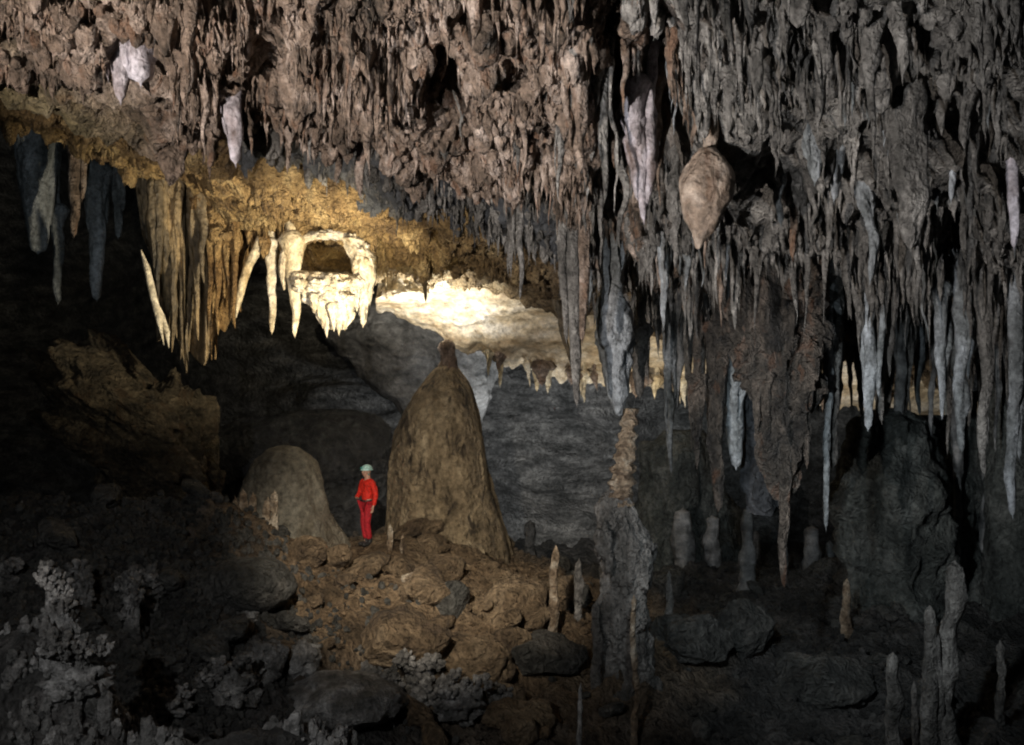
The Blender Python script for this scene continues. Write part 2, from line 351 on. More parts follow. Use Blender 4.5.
# ------------------------------------------------------------------ back wall
tht = np.radians(np.linspace(-82, 82, 620)); hz = np.linspace(-8, 10, 320)
T, Z = np.meshgrid(tht, hz)
Rr = 31+3.0*np.sin(T*2.2+.6)+22/(1+np.exp((T+.36)*22))-0.10*(Z+3)**2*.35
q = np.stack([np.sin(T)*30, np.cos(T)*30, Z*1.6], -1)
w = np.stack([fbm(q, 2, .25, 21), fbm(q, 2, .25, 22), fbm(q, 2, .25, 23)], -1)
Rr = Rr+fbm(q+w*2.5, 3, .16, 12)*1.3+ridge(q*np.array([1, 1, 1.8])+w*3.5, 3, .42, 13)*.22+fbm(q, 3, 1.6, 14)*.08
wall = np.stack([np.sin(T)*Rr, np.cos(T)*Rr, Z], -1)
mb = MB(); mb.add(wall.reshape(-1, 3), gridfaces(T.shape[0], T.shape[1], False))
M['wall'] = mat('layered_wall_stone', (.06, .062, .06), (.18, .18, .175), (.36, .355, .34), 1.0, 2.6, .7, .8, 7, .12)
zone(M['wall'], 'x', (3.0, 6.0), (.035, .038, .038), (.09, .098, .098), (.19, .20, .20))  # darker to the right: shade painted in against the deep lamp
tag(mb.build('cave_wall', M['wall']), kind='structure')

def ceil_z(px, Y):
    ss = np.linspace(.2, 10.8, 240); yy = ceil_base(px, ss)[:, 0]; return float(ceil_pt(px, float(ss[np.argmin(np.abs(yy-Y))]))[0, 2])
def stem(mb, px, py, Y, w, into=14, seed=1.0):
    """root that carries a hanging thing from the ceiling above it"""
    t = P(px, py, Y); z = ceil_z(px, Y)
    if z < t[2]+.02: return
    b = P(px, py+into, Y); t = np.array([t[0], Y, z+.15])
    cone(mb, t, b, w/2/F*Y, segs=16, seed=seed, lean=.03, pw=.25, flare=.8, rough=.35, nipple=.6)
def ground_Y(px, py, lo=6.5, hi=27, default=None):
    Yq = np.linspace(lo, hi, 500); x = (px-512)/F*Yq; z = (372.5-py)/F*Yq
    h = np.nonzero(z <= floor_z(x, Yq))[0]
    return float(Yq[h[0]]) if len(h) else default
# ------------------------------------------------------------------ hanging things
def stalactite(px, pt, pb, w, m, label=None, cat='stalactite', group=None, Y=None, sat=2, seed=None, name='stalactite', lean=.03, pw=.7, rough=.25, flare=.7, kinds=None, ridges=.3, dpx=0.0, wide=1.6, segs=14):
    if seed is None: seed = rnd.uniform(0, 90)
    fixedY = Y is not None
    if Y is None:
        s = find_s(px, pt); Y = float(ceil_base(px, s)[0, 0]); zt = float(ceil_pt(px, s)[0, 2])
        top = np.array([(px-512)/F*Y, Y, max(zt, P(px, pt, Y)[2])+.12])
    else:
        top = P(px, pt, Y)
    tip = P(px+dpx, pb, Y); R = w/2/F*Y
    mb = MB(); cone(mb, top, tip, R, segs=segs, seed=seed, lean=lean, pw=pw, rough=rough, flare=flare, ridges=ridges)
    if fixedY: stem(mb, px, pt, Y, w*.75, into=(pb-pt)*.2, seed=seed+9)
    L = top[2]-tip[2]
    for k in range(sat):
        a = rnd.uniform(0, 6.28); d = R*rnd.uniform(.6, wide); l = L*rnd.uniform(.3, .85)
        tp = top+np.array([math.cos(a)*d, math.sin(a)*d, 0.05])
        bt = top+np.array([math.cos(a)*d*.7+(tip[0]-top[0])*l/L, math.sin(a)*d*.7, -l])
        cone(mb, tp, bt, R*rnd.uniform(.35, .7), segs=max(8, segs-4), seed=seed+k+1, lean=lean, pw=pw, rough=rough, flare=flare)
    o = mb.build(name, m, loc=tuple(top))
    return tag(o, label, cat, group)

def cluster(cones, Y, seed, m, name, label=None, cat=None, parent=None, thick=.5, base=None, jit=.12, rough=.2, pw=.55, flare=.2, segs=16, group=None):
    """fused flutes: (px top, py top, px tip, py tip, width px)"""
    mb = MB(); rr = random.Random(int(seed*10))
    for k, (x0, y0, x1, y1, w) in enumerate(cones):
        yy = Y+rr.uniform(-jit, jit)
        cone(mb, P(x0, y0, yy), P(x1, y1, yy), w/2/F*Y, segs=segs, seed=seed+k*.37, lean=.015, rough=rough, pw=pw, flare=flare, flat=thick, nipple=.2, ridges=.35)
    loc = tuple(P(cones[0][0], cones[0][1], Y))
    o = mb.build(name, m, parent, loc=loc)
    if not parent: tag(o, label, cat, group)
    return o

HERO = [  # px, top, tip, width, material, label, extra
 (123, 40, 106, 30, 'pale', 'short bluish white stalactite with a broad root near the top left corner', dict(sat=3, dpx=-2, flare=.3)),
 (141, 34, 88, 34, 'pale', 'pale lavender knob of flowstone hanging at the top, widest pale one on the left', dict(sat=4, pw=.35, rough=.4, flare=.1)),
 (96, 36, 84, 9, 'pale', 'thin slanting white stalactite left of the pale lavender knob', dict(sat=1, dpx=13)),
 (230, 70, 168, 24, 'pale', 'bluish white stalactite with a pink lower half hanging above the ochre ceiling', dict(sat=2, dpx=6, pw=.5)),
 (262, 26, 70, 34, 'pale', 'blunt pale lilac stalactite cut by the top of the picture, left of centre', dict(sat=2, pw=.4)),
 (176, 70, 130, 13, 'near', 'pink brown stalactite hanging just left of the bluish white one', dict(sat=2, dpx=4)),
 (195, 50, 128, 16, 'near', 'brown fluted stalactite between the lavender knob and the bluish white stalactite', dict(sat=2)),
 (400, 60, 116, 20, 'pale', 'pinkish white stalactite hanging over a dark hollow at the top middle', dict(sat=2)),
 (378, 50, 128, 15, 'near', 'brown stalactite beside the pinkish white one at the top middle', dict(sat=2)),
 (568, 150, 408, 17, 'grey', 'longest straight grey stalactite in the middle, its tip reaching over the dark wall', dict(sat=2, dpx=9, pw=.4, Y=14.4, lean=.012)),
 (586, 120, 345, 15, 'near', 'long pinkish grey stalactite close on the right of the longest middle one', dict(sat=1, dpx=-4, pw=.45, Y=14.1, lean=.01)),
 (552, 290, 368, 9, 'curtain', 'thin rust brown stalactite slanting towards the longest middle one', dict(sat=0, dpx=20, pw=.5)),
 (520, 150, 300, 12, 'grey', 'slim grey stalactite left of the longest middle one, in front of the lit shelf', dict(sat=2, Y=14.0)),
 (604, 60, 205, 16, 'grey', 'dark grey stalactite under the top edge, left of the white forked one', dict(sat=2)),
 (793, 105, 262, 12, 'near', 'slim buff stalactite in the bright fringe right of the fat tan teardrop', dict(sat=0, pw=.35, Y=12)),
 (903, 60, 252, 44, 'grey', 'big thick grey stalactite in the upper right with its right side in black shade', dict(sat=2, pw=.62, Y=9.7, dpx=8, segs=30, flare=.15, wide=.7, rough=.35)),
 (914, 190, 322, 7, 'grey', 'long threadlike stalactite below the big thick one in the upper right', dict(sat=0, Y=9.75, dpx=3, pw=.4)),
 (925, 70, 146, 9, 'pale', 'short pale stalactite beside the shaded side of the big thick one', dict(sat=0, Y=11)),
 (951, 60, 205, 11, 'cool', 'pale blue grey stalactite, thin and straight, right of the big thick one', dict(sat=1, Y=11, pw=.4)),
 (978, 150, 222, 18, 'cool', 'stubby pale blue stalactite with a light right edge at the right side', dict(sat=1, Y=12, pw=.4)),
 (1014, 55, 252, 19, 'pale', 'long lavender stalactite at the right border of the picture', dict(sat=1, Y=10.5, pw=.5)),
 (845, 55, 130, 10, 'cool', 'small light grey stalactite among the top right fringe, left of the big thick one', dict(sat=2)),
 (869, 62, 124, 13, 'cool', 'grey blue stalactite touching the left flank of the big thick one', dict(sat=2)),
 (829, 285, 532, 9, 'cool', 'very long threadlike grey stalactite right of the dark rock pillar', dict(sat=0, Y=15.5, pw=.35, dpx=-3, lean=.01)),
 (833, 270, 470, 20, 'grey', 'long folded grey stalactite wrapped round the very long thread', dict(sat=3, Y=15.7, pw=.35, lean=.015, wide=.8)),
 (868, 240, 432, 18, 'cool', 'long grey stalactite with two folds in front of the cream patch', dict(sat=3, Y=15, pw=.4)),
 (882, 230, 425, 11, 'grey', 'narrow grey stalactite right beside the twofold one', dict(sat=1, Y=15.2, pw=.35)),
 (942, 290, 420, 14, 'cool', 'pale blue stalactite with a white tip in the right middle', dict(sat=2, Y=15)),
 (962, 250, 455, 15, 'cool', 'long blue grey stalactite right of the pale blue white tipped one', dict(sat=2, Y=14.5, pw=.4)),
 (985, 235, 478, 15, 'grey', 'long dark grey stalactite second from the right border, lower half of the picture', dict(sat=2, Y=14, pw=.4)),
 (1013, 255, 520, 16, 'cool', 'long bluish stalactite hanging to mid height at the right border', dict(sat=2, Y=13.5, pw=.35)),
 (781, 370, 590, 15, 'pillar', 'long rust edged stalactite hanging under the dark rock pillar down to the gloom', dict(sat=2, Y=15, pw=.4, dpx=4, wide=.8)),
 (697, 380, 470, 12, 'pillar', 'reddish knobbly stalactite left of the blue pointed one', dict(sat=3, Y=16)),
 (718, 330, 512, 18, 'pillar', 'thick reddish brown stalactite strand left of the black hollow', dict(sat=4, Y=16, pw=.35, rough=.5)),
 (736, 355, 470, 24, 'cool', 'blue grey stalactite with a blunt head above the black hollow', dict(sat=2, Y=16.2, pw=.4)),
 (690, 255, 340, 12, 'grey', 'grey stalactite below the fat tan teardrop', dict(sat=3)),
 (735, 235, 330, 14, 'grey', 'grey stalactite below the black hollow beside the teardrop', dict(sat=3)),
 (664, 230, 330, 14, 'cool', 'blue grey stalactite below the white forked one', dict(sat=3)),
 (640, 330, 400, 15, 'grey', 'pale grey blunt stalactite behind the knotted one over the banded stalagmite', dict(sat=1, Y=17, pw=.35)),
 (272, 243, 335, 11, 'white', 'narrow straight white stalactite left of the lit arch', dict(sat=0, Y=18.3, pw=.4, rough=.12, flare=.5)),
 (293, 240, 338, 17, 'cream', 'tapered cream stalactite at the left foot of the lit arch', dict(sat=0, Y=18.2, pw=.6, dpx=2, rough=.12)),
 (424, 262, 304, 7, 'curtain', 'small dark brown stalactite in front of the brightest part of the shelf', dict(sat=1, Y=21.5, dpx=2)),
 (38, 120, 255, 36, 'cool', 'broad dim grey stalactite in the black hall at the far left', dict(sat=3, Y=19.5, pw=.35, wide=.8)),
 (74, 135, 238, 13, 'near', 'dim thin tan stalactite with a curled root, right of the broad dim one', dict(sat=1, Y=18.6, pw=.35)),
 (97, 170, 302, 20, 'cool', 'dim bluish stalactite reaching lowest in the black hall at the left', dict(sat=4, Y=20, pw=.35)),
 (58, 210, 305, 12, 'cool', 'dim grey stalactite low between the broad one and the lowest reaching one', dict(sat=3, Y=20.5, pw=.35)),
 (118, 130, 240, 13, 'cool', 'faint thin stalactite in the black hall next to the amber curtain', dict(sat=3, Y=20, pw=.35)),
 (500, 352, 388, 7, 'cream', 'small cream stalactite at the left end of the lit shelf edge', dict(sat=1, Y=25.6)),
 (537, 350, 392, 13, 'cream', 'stubby cream stalactite, biggest below the lit shelf', dict(sat=2, Y=25.6)),
]
for h in HERO:
    px, a, b, w, m, lab, ex = h
    stalactite(px, a, b, w, M[m], lab, **ex)

mb = MB()
blob(mb, [(148, 700, 716), (156, 695, 724), (170, 687, 732), (186, 682, 735), (202, 681, 731), (218, 685, 722), (232, 690, 711), (242, 693, 704), (249, 696, 700)], 10.6, .85, 60, 80, .05, 2.6, .6, 17.0, rdg=.35)
stem(mb, 710, 152, 10.75, 15, 24, 5.0)
tag(mb.build('stalactite', M['bulb'], loc=tuple(P(708, 148, 10.6))), 'fat tan teardrop stalactite with a black hollow on its right', 'stalactite')
# forked white stalactite
mb = MB()
for k, (x0, y0, x1, y1, w) in enumerate([(630, 140, 640, 205, 13), (652, 165, 645, 212, 11), (638, 120, 644, 225, 15), (627, 120, 634, 160, 11)]):
    cone(mb, P(x0, y0, 11), P(x1, y1, 11), w/2/F*11, seed=k+40., rough=.2, pw=.45, flare=.2)
stem(mb, 634, 124, 11, 20, 30, 3.0); stem(mb, 650, 160, 11, 12, 20, 4.0)
tag(mb.build('forked_stalactite', M['pale'], loc=tuple(P(638, 120, 11))), 'white forked stalactite shining between grey ones, left of the fat tan teardrop', 'stalactite')

# knotted stalactite over the banded stalagmite
mb = MB()
blob(mb, [(225, 600, 626), (255, 599, 628), (285, 604, 622), (300, 598, 626), (318, 594, 634), (338, 592, 636), (352, 600, 630), (370, 603, 626), (395, 609, 626), (416, 616, 622)], 15.5, 1.0, 40, 110, .1, 3.0, .4, 5.0, rdg=.5)
cone(mb, P(609, 345, 15.4), P(611, 398, 15.4), 5/F*15.5, seed=3.3, flare=0)
tag(mb.build('stalactite', M['cool'], loc=tuple(P(612, 225, 15.5))), 'knotted blue grey stalactite with swollen bulges above the banded stalagmite', 'stalactite')

# dark rock pillar hanging at the right
mb = MB()
blob(mb, [(175, 775, 798), (240, 758, 812), (275, 750, 820), (310, 742, 822), (345, 745, 818), (380, 758, 812), (415, 765, 808), (445, 770, 802), (480, 774, 794), (500, 778, 786)], 15.2, .9, 90, 200, .42, 2.2, .3, 7.0, rdg=.7)
for k in range(16):
    x = rnd.uniform(746, 818); a = rnd.uniform(270, 380)
    cone(mb, P(x, a, 14.9), P(x+rnd.uniform(-3, 3), a+rnd.uniform(50, 120), 14.9), rnd.uniform(5, 9)/F*15, seed=k+.5)
tag(mb.build('hanging_rock_pillar', M['pillar'], loc=tuple(P(785, 195, 15.2))), 'massive dark hanging rock pillar with rust flecks, right of centre', 'rock pillar', kind='thing')
KEEP = [(880, 932, 75, 330, 9.9), (668, 775, 146, 250, 11.4), (622, 664, 135, 228, 11.2), (738, 772, 165, 228, 13.8), (556, 594, 215, 410, 14.6), (598, 634, 240, 420, 15.4), (738, 782, 415, 520, 22), (930, 962, 135, 205, 11.4),
        (106, 160, 36, 106, 11.4), (214, 246, 80, 168, 13.5), (246, 290, 30, 76, 11), (785, 800, 110, 262, 11.8), (1004, 1024, 60, 255, 10.2), (840, 885, 350, 420, 30), (890, 960, 388, 425, 30), (596, 612, 60, 140, 10.5), (100, 245, 168, 380, 30), (255, 372, 232, 345, 30)]
def blocks(px, Y, z0, z1):
    a = 372.5-z0/Y*F; b = 372.5-z1/Y*F
    for (x0, x1, y0, y1, ym) in KEEP:
        if x0 < px < x1 and Y < ym and a < y1 and b > y0 and not (a < y0 and b < y0+(y1-y0)*.12): return True
    return False
# random individuals, by zone (about 240)
ZONES = [
 (50, 260, 32, 112, 22, (22, 62), (8, 17), ['near', 'pale', 'near'], 'pinkish brown stalactite in the upper left ceiling fringe above the olive ceiling', 'pinkish stalactites of the upper left fringe'),
 (255, 560, 32, 185, 62, (24, 66), (6, 14), ['near', 'near', 'grey'], 'rusty brown stalactite in the dense fringe along the top middle', 'rusty stalactites of the top middle fringe'),
 (560, 725, 32, 240, 42, (40, 115), (7, 15), ['grey', 'near', 'cool'], 'grey brown stalactite in the hanging thicket right of the top middle', 'grey brown stalactites right of the top middle'),
 (725, 1030, 32, 190, 55, (45, 130), (7, 17), ['grey', 'cool', 'grey'], 'grey stalactite in the crowded upper right fringe', 'grey stalactites of the upper right fringe'),
 (690, 1030, 200, 345, 40, (55, 150), (7, 15), ['grey', 'cool', 'grey'], 'long dim grey stalactite in the middle right thicket', 'dim stalactites of the middle right'),
 (480, 900, 345, 385, 26, (12, 34), (5, 9), ['cream', 'near'], 'tiny tan stalactite along the lower edge of the far ceiling', 'tiny stalactites along the far ceiling edge')]
nind = len(HERO)+2
for (x0, x1, y0, y1, n, ln, wd, ms, lab, grp) in ZONES:
    for k in range(n):
        px = x0+(x1-x0)*(k+rnd.random())/n; t = rnd.random()
        a = y0+(y1-y0)*t
        if x1 == 260 and a > 45+(px-50)*.28: a = 32+rnd.random()*15
        if x0 == 255:
            lim = 100+(px-255)*.36; a = min(a, lim-rnd.random()*20)
        l = rnd.uniform(*ln)*(.6+.6*rnd.random())
        big = 1+(.8 if rnd.random() < .12 else 0)
        Yk = None
        if x0 == 480:
            Yk = 25.5; a = float(np.interp(px, [480, 520, 560, 620, 740, 900], [350, 362, 372, 378, 384, 398])); l = rnd.uniform(10, 30)
        Yt = Yk or float(ceil_base(px, find_s(px, a))[0, 0])
        if blocks(px, Yt, (372.5-a)/F*Yt, (372.5-a-l)/F*Yt): continue
        stalactite(px, a, a+l, rnd.uniform(*wd)*big, M[ms[k % len(ms)]], lab, group=grp, Y=Yk, sat=rnd.choice([1, 2, 3]), pw=rnd.uniform(.45, 1.3), rough=.4, lean=.06, dpx=rnd.uniform(-4, 4))
        nind += 1

TC = []
for k in range(70):
    t_ = MB(); cone(t_, (0, 0, 0), (rnd.gauss(0, .05), rnd.gauss(0, .05), -1), .12, segs=7, rings=9, seed=k*1.37, lean=.09, rough=.4, flare=1.0, lumps=.35, pw=rnd.uniform(.6, 1.5), flat=rnd.choice([.5, .8, 1.2])); TC.append((t_.v[0], t_.f[0]))
# the countless small ones, as one mass per colour
LT = []
for k in range(40):
    t_ = MB(); rock(t_, (0, 0, 0), (1, 1, 1.15), k*2.3, .42, 10, 1.1); LT.append((t_.v[0], t_.f[0]))
def fringe(spec, m, name, seed, n):
    r = random.Random(seed); mb = MB()
    for k in range(n):
        x0, x1, s0, s1, ln, wd = r.choice(spec)
        for _t in range(6):
            px = r.uniform(x0, x1); s = r.uniform(s0, s1); p = ceil_pt(px, s)[0]; den = float(fbm(p, 2, .8, 60.0))
            if den+r.uniform(-.3, .3)-float(pit(px, s))*.8 > -.12: break
        big = .55+max(0, den)*1.3+(1.0 if r.random() < .06 else 0)
        L = r.uniform(*ln)*r.uniform(.3, 1)*big; R = r.uniform(*wd)*(.6+.5*big)*r.uniform(.6, 1.1)
        if blocks(px, p[1], p[2], p[2]-L): continue
        v, f = r.choice(TC); q = r.uniform(0, 6.28); c_, s_ = math.cos(q), math.sin(q)
        vx = (v[:, 0]*c_-v[:, 1]*s_)*R/.12; vy = (v[:, 0]*s_+v[:, 1]*c_)*R/.12
        mb.add(np.stack([vx+p[0], vy+p[1], v[:, 2]*(L+.1)+p[2]+.1], -1), f)
    for k in range(n//3):
        x0, x1, s0, s1, ln, wd = r.choice(spec); px = r.uniform(x0, x1); s = r.uniform(s0, s1); p = ceil_pt(px, s)[0]
        if float(pit(px, s)) > .4: continue
        rr_ = r.uniform(.03, .085)*(2.0 if r.random() < .08 else 1); v, f = r.choice(LT)
        if blocks(px, p[1], p[2], p[2]-rr_): continue
        mb.add(v*rr_*np.array([1, 1, r.uniform(.8, 1.9)])+p-np.array([0, 0, rr_*.2]), f)
    return tag(mb.build(name, m), 'countless small spiky stalactites covering '+{'near': 'the brown near ceiling', 'grey': 'the grey right hand ceiling', 'gold': 'the ochre far ceiling'}[m.name and seed_kind[seed]], 'stalactite fringe', kind='stuff')
seed_kind = {1: 'near', 2: 'grey', 3: 'gold'}
fringe([(-60, 170, 1.2, 2.15, (.12, .5), (.02, .05)), (170, 640, 1.2, 2.7, (.1, .4), (.015, .045)), (300, 640, 1.2, 2.9, (.08, .3), (.015, .04)), (170, 640, 1.6, 3.1, (.15, .7), (.03, .075)), (240, 640, 1.6, 3.1, (.15, .5), (.03, .075)), (600, 700, 3.2, 4.8, (.2, .6), (.03, .07))], M['near'], 'brown_stalactite_fringe', 1, 7500)
fringe([(245, 620, 3.3, 4.9, (.1, .5), (.02, .06)), (560, 1060, 1.2, 4.6, (.2, .9), (.03, .08)), (680, 1060, 3.0, 7.0, (.3, 1.3), (.03, .09)), (560, 760, 3.0, 6.0, (.2, .9), (.03, .07)), (600, 1060, 1.6, 5, (.1, .4), (.015, .04))], M['grey'], 'grey_stalactite_fringe', 2, 6500)
fringe([(0, 230, 4.6, 7.9, (.05, .22), (.02, .05)), (200, 480, 5.05, 7.9, (.05, .2), (.02, .05)), (190, 620, 5.1, 6.6, (.08, .3), (.02, .05)), (760, 1040, 7.6, 8.1, (.1, .6), (.03, .07))], M['farroof'], 'ochre_stalactite_fringe', 3, 4200)

# amber curtain (left of the arch)
cur = bpy.data.objects.new('rock_curtain', None); C.objects.link(cur); cur.location = tuple(P(190, 165, 18.5))
tag(cur, 'wide amber rock curtain with ragged tips hanging left of the lit arch', 'rock curtain')
def curtain(u0, u1, m, name, Yc, seed):
    mb = MB(); nu, nv = 200, 150
    U, V = np.meshgrid(np.linspace(u0, u1, nu), np.linspace(0, 1, nv))
    bx = [0, .05, .13, .2, .28, .36, .43, .5, .56, .62, .68, .74, .8, .86, .92, 1]
    by = [235, 262, 300, 342, 328, 374, 346, 352, 366, 338, 360, 322, 332, 300, 290, 246]
    bot = np.interp(U, bx, by); tx = 130+136*U; bxp = 142+106*U+6*np.sin(U*23)
    vv = V**.9; px = tx+(bxp-tx)*vv; py = 152+(bot-152)*V
    fold = ridge(np.stack([U*9, V*.5, U*0+seed], -1), 3, 1.0, seed)*.16*(.3+V)+fbm(np.stack([U*5, V*1.6, U*0], -1), 3, 1.0, seed+2)*.16
    Yy = Yc+fold+.18*np.sin(U*17)*V
    a = np.stack([(px-512)/F*Yy, Yy, (372.5-py)/F*Yy], -1); b = a.copy(); b[..., 1] += .16*(1-.6*V)+.04
    f1 = gridfaces(nv, nu, False); n = nu*nv; idx = np.arange(n).reshape(nv, nu); e = []
    for q_ in (idx[0], idx[-1], idx[:, 0], idx[:, -1]): e += [(i_, j_, j_+n, i_+n) for i_, j_ in zip(q_[:-1], q_[1:])]
    mb.add(np.concatenate([a.reshape(-1, 3), b.reshape(-1, 3)]), np.concatenate([f1, f1[:, ::-1]+n, np.array(e)]))
    mb.build(name, m, cur, loc=tuple(P(130+136*(u0+u1)/2, 160, Yc)))
curtain(0, .60, M['curtain'], 'grey_fold', 18.4, 3.0); curtain(.58, 1, M['gold'], 'amber_fold', 18.45, 8.0)
for (xa, xb, nn, mm) in ((142, 206, 9, 'curtain'), (206, 250, 9, 'gold')):
    mb = MB()
    for k in range(nn):
        x = xa+(xb-xa)*(k+rnd.random())/nn; yt = float(np.interp(x, [138, 150, 160, 170, 182, 195, 205, 218, 228, 238, 250], [255, 295, 330, 350, 374, 350, 366, 358, 328, 334, 262]))
        yt -= rnd.random()**2*90; dz = rnd.uniform(-.25, .12)
        cone(mb, P(x+rnd.uniform(-6, 6)-(x-180)*.12, 156, 18.35+dz), P(x, yt, 18.3+dz), rnd.uniform(5, 9)/F*18, segs=14, seed=k*1.7, rough=.4, pw=rnd.uniform(.7, 1.2), flare=.4, ridges=.8, lean=.03)
    mb.build('thin_fold', M[mm], cur, loc=tuple(P((xa+xb)/2, 160, 18.3)))
mb = MB(); tube(mb, [P(x, y, 18.2) for x, y in ((262, 238), (257, 250), (249, 264), (243, 282), (239, 300), (236, 318))], np.array([5, 5, 4.5, 4, 3.5, .3])/F*18.2, 12, 3.0)
mb.build('lit_edge', M['cream'], cur, loc=tuple(P(250, 238, 18.2)))
mb = MB(); tube(mb, [P(x, y, 17.9) for x, y in ((141, 250), (147, 268), (152, 290), (158, 315), (164, 345))], np.array([.6, 3.2, 3.6, 3.2, .3])/F*18, 12, 4.0)
tube(mb, [P(x, y, 17.95) for x, y in ((156, 300), (162, 315), (167, 332), (169, 348))], np.array([.6, 2.6, 2.8, .3])/F*18, 12, 5.0)
mb.build('drip_blade', M['cream'], cur, loc=tuple(P(141, 250, 17.9)))

mb = MB()
for k in range(46):
    x = rnd.uniform(196, 268); y = rnd.uniform(176, 246)-(268-x)*.12
    rock(mb, P(x, y, 18.3+rnd.uniform(-.2, .3)), (rnd.uniform(3, 8)/F*18, .12, rnd.uniform(4, 11)/F*18), k*1.3, .6, 12, 1.8)
mb.build('root_lumps', M['gold'], cur, loc=tuple(P(230, 200, 18.3)))
# the lit arch
arc = bpy.data.objects.new('flowstone_arch', None); C.objects.link(arc); arc.location = tuple(P(328, 238, 18.2))
tag(arc, 'brightly lit cream flowstone arch with a hanging ledge, hollow in the middle', 'flowstone arch')
mb = MB()
ap = [(284, 290), (283, 272), (285, 256), (290, 246), (300, 240), (314, 236), (330, 234), (345, 237), (357, 246), (364, 260), (366, 280), (364, 300)]
tube(mb, [P(x, y, 18.2) for x, y in ap], np.array([1, 4, 4.5, 5, 4.5, 4.5, 5, 7, 9, 10.5, 9, 4])/F*18.2, 20, 1.5, .5, 1.6, 1.6, 1.2, .4)
for (x, y, a, b, q_) in ((352, 240, 9, 6, 1), (362, 252, 8, 9, 2), (368, 270, 6, 12, 3), (296, 242, 7, 5, 4), (322, 235, 10, 4, 5), (358, 285, 6, 10, 6), (367, 292, 6, 9, 7)):
    rock(mb, P(x, y, 18.15), (a/F*18, .16, b/F*18), q_+.6, .5, 16, 1.8)
rb_ = MB()
for k in range(15):
    x = 284+k*6.1; yb = float(np.interp(x, [284, 300, 330, 357, 370], [250, 240, 235, 247, 268]))
    z_ = ceil_z(x, 18.25); tp = P(x+rnd.uniform(-5, 5), 235, 18.3); tp[2] = max(z_+.12, tp[2]+.2)
    cone(rb_, tp, P(x, yb+6, 18.22), rnd.uniform(4, 9)/F*18, segs=12, seed=k*1.9, rough=.45, pw=.3, flare=1.2, nipple=.5)
rb_.build('ceiling_root', M['farroof'], arc, loc=tuple(P(328, 215, 18.2)))
mb.build('arch_band', M['white'], arc, loc=tuple(P(328, 236, 18.2)))
cluster([(357, 262, 357, 312, 10), (365, 262, 363, 328, 12), (371, 266, 370, 306, 8), (361, 270, 361, 320, 8)], 18.1, 12, M['white'], 'leg', parent=arc, thick=.9, jit=.08, rough=.4)
mb = MB()
blob(mb, [(270, 296, 300), (276, 294, 362), (284, 295, 366), (292, 299, 366), (300, 307, 361), (308, 314, 355), (316, 317, 353), (323, 320, 350), (330, 326, 346)], 18.2, .42, 70, 90, .1, 3.2, .5, 3.0, rdg=1.0)
for (x, y, a, b, q_) in ((300, 284, 8, 7, 1), (318, 286, 12, 7, 2), (340, 284, 12, 6, 3), (356, 283, 9, 8, 4), (330, 296, 14, 7, 5), (346, 300, 9, 7, 6)):
    rock(mb, P(x, y, 18.0), (a/F*18, .16, b/F*18), q_+.2, .5, 16, 1.8)
mb.build('ledge', M['white'], arc, loc=tuple(P(328, 288, 18.2)))
cluster([(319, 300, 321, 322, 10), (326, 302, 327, 338, 9), (333, 306, 334, 332, 9), (339, 306, 339, 336, 9), (346, 302, 345, 331, 10), (350, 298, 350, 322, 8), (314, 296, 315, 314, 7), (322, 302, 323, 329, 8), (343, 308, 342, 326, 9)], 17.98, 15, M['white'], 'pendant', parent=arc, thick=.8, jit=.12, rough=.4, pw=.8)
# bright nodules right of the arch
mb = MB()
for (x, y, a, b, s) in ((390, 275, 5, 22, 1), (401, 268, 7, 14, 2), (408, 282, 11, 14, 3), (397, 292, 14, 9, 4), (440, 277, 13, 11, 5), (415, 290, 14, 9, 6), (403, 258, 5, 8, 7)):
    rock(mb, P(x, y, 23), (a/F*23, .35, b/F*23), s+.3, .35, 18, 1.6)
tag(mb.build('calcite_nodules', M['white'], loc=tuple(P(405, 278, 23))), 'lumpy brilliant white calcite nodules right of the lit arch', 'calcite nodules')
# smooth lit shelf
mb = MB()
ux = np.linspace(0, 1, 280); uv = np.linspace(0, 1, 70)
U, V = np.meshgrid(ux, uv)
px = 376+(985-376)*U
topy = np.interp(px, [376, 400, 430, 470, 520, 560, 620, 740, 860, 985], [298, 288, 278, 276, 292, 306, 322, 348, 362, 384])
boty = np.interp(px, [376, 400, 430, 480, 520, 560, 620, 740, 860, 985], [306, 318, 332, 356, 368, 380, 386, 394, 410, 432])
py = topy+(boty-topy)*V
Yy = 23.2+(U*1.8)+V*2.2
pt = np.stack([(px-512)/F*Yy, Yy, (372.5-py)/F*Yy], -1)
nz = fbm(pt*np.array([.5, 1.0, 2.2]), 4, .9, 31)*.12+ridge(pt*np.array([.8, 1, 2.6]), 3, 1.3, 33)*.03
pt[..., 2] += (fbm(pt*np.array([1, 0, 0]), 4, 1.8, 35)*.26)*V**2
pt[..., 1] -= nz; pt[..., 2] -= nz*.5
back = pt.copy(); back[..., 1] += .5; back[..., 2] += .5
n, k = pt.shape[:2]
vv = np.concatenate([pt.reshape(-1, 3), back.reshape(-1, 3)]); f1 = gridfaces(n, k, False); f2 = f1[:, ::-1]+n*k
edge = []
def strip(idx):
    for a, b in zip(idx[:-1], idx[1:]): edge.append((a, b, b+n*k, a+n*k))
strip(list(range(k))); strip([(n-1)*k+j for j in range(k)]); strip([i*k for i in range(n)]); strip([i*k+k-1 for i in range(n)])
mb.add(vv, np.concatenate([f1, f2, np.array(edge)]))
tag(mb.build('flowstone_shelf', M['shelf'], loc=tuple(P(500, 330, 25))), 'smooth floodlit cream flowstone shelf sloping down right of the arch', 'flowstone shelf')

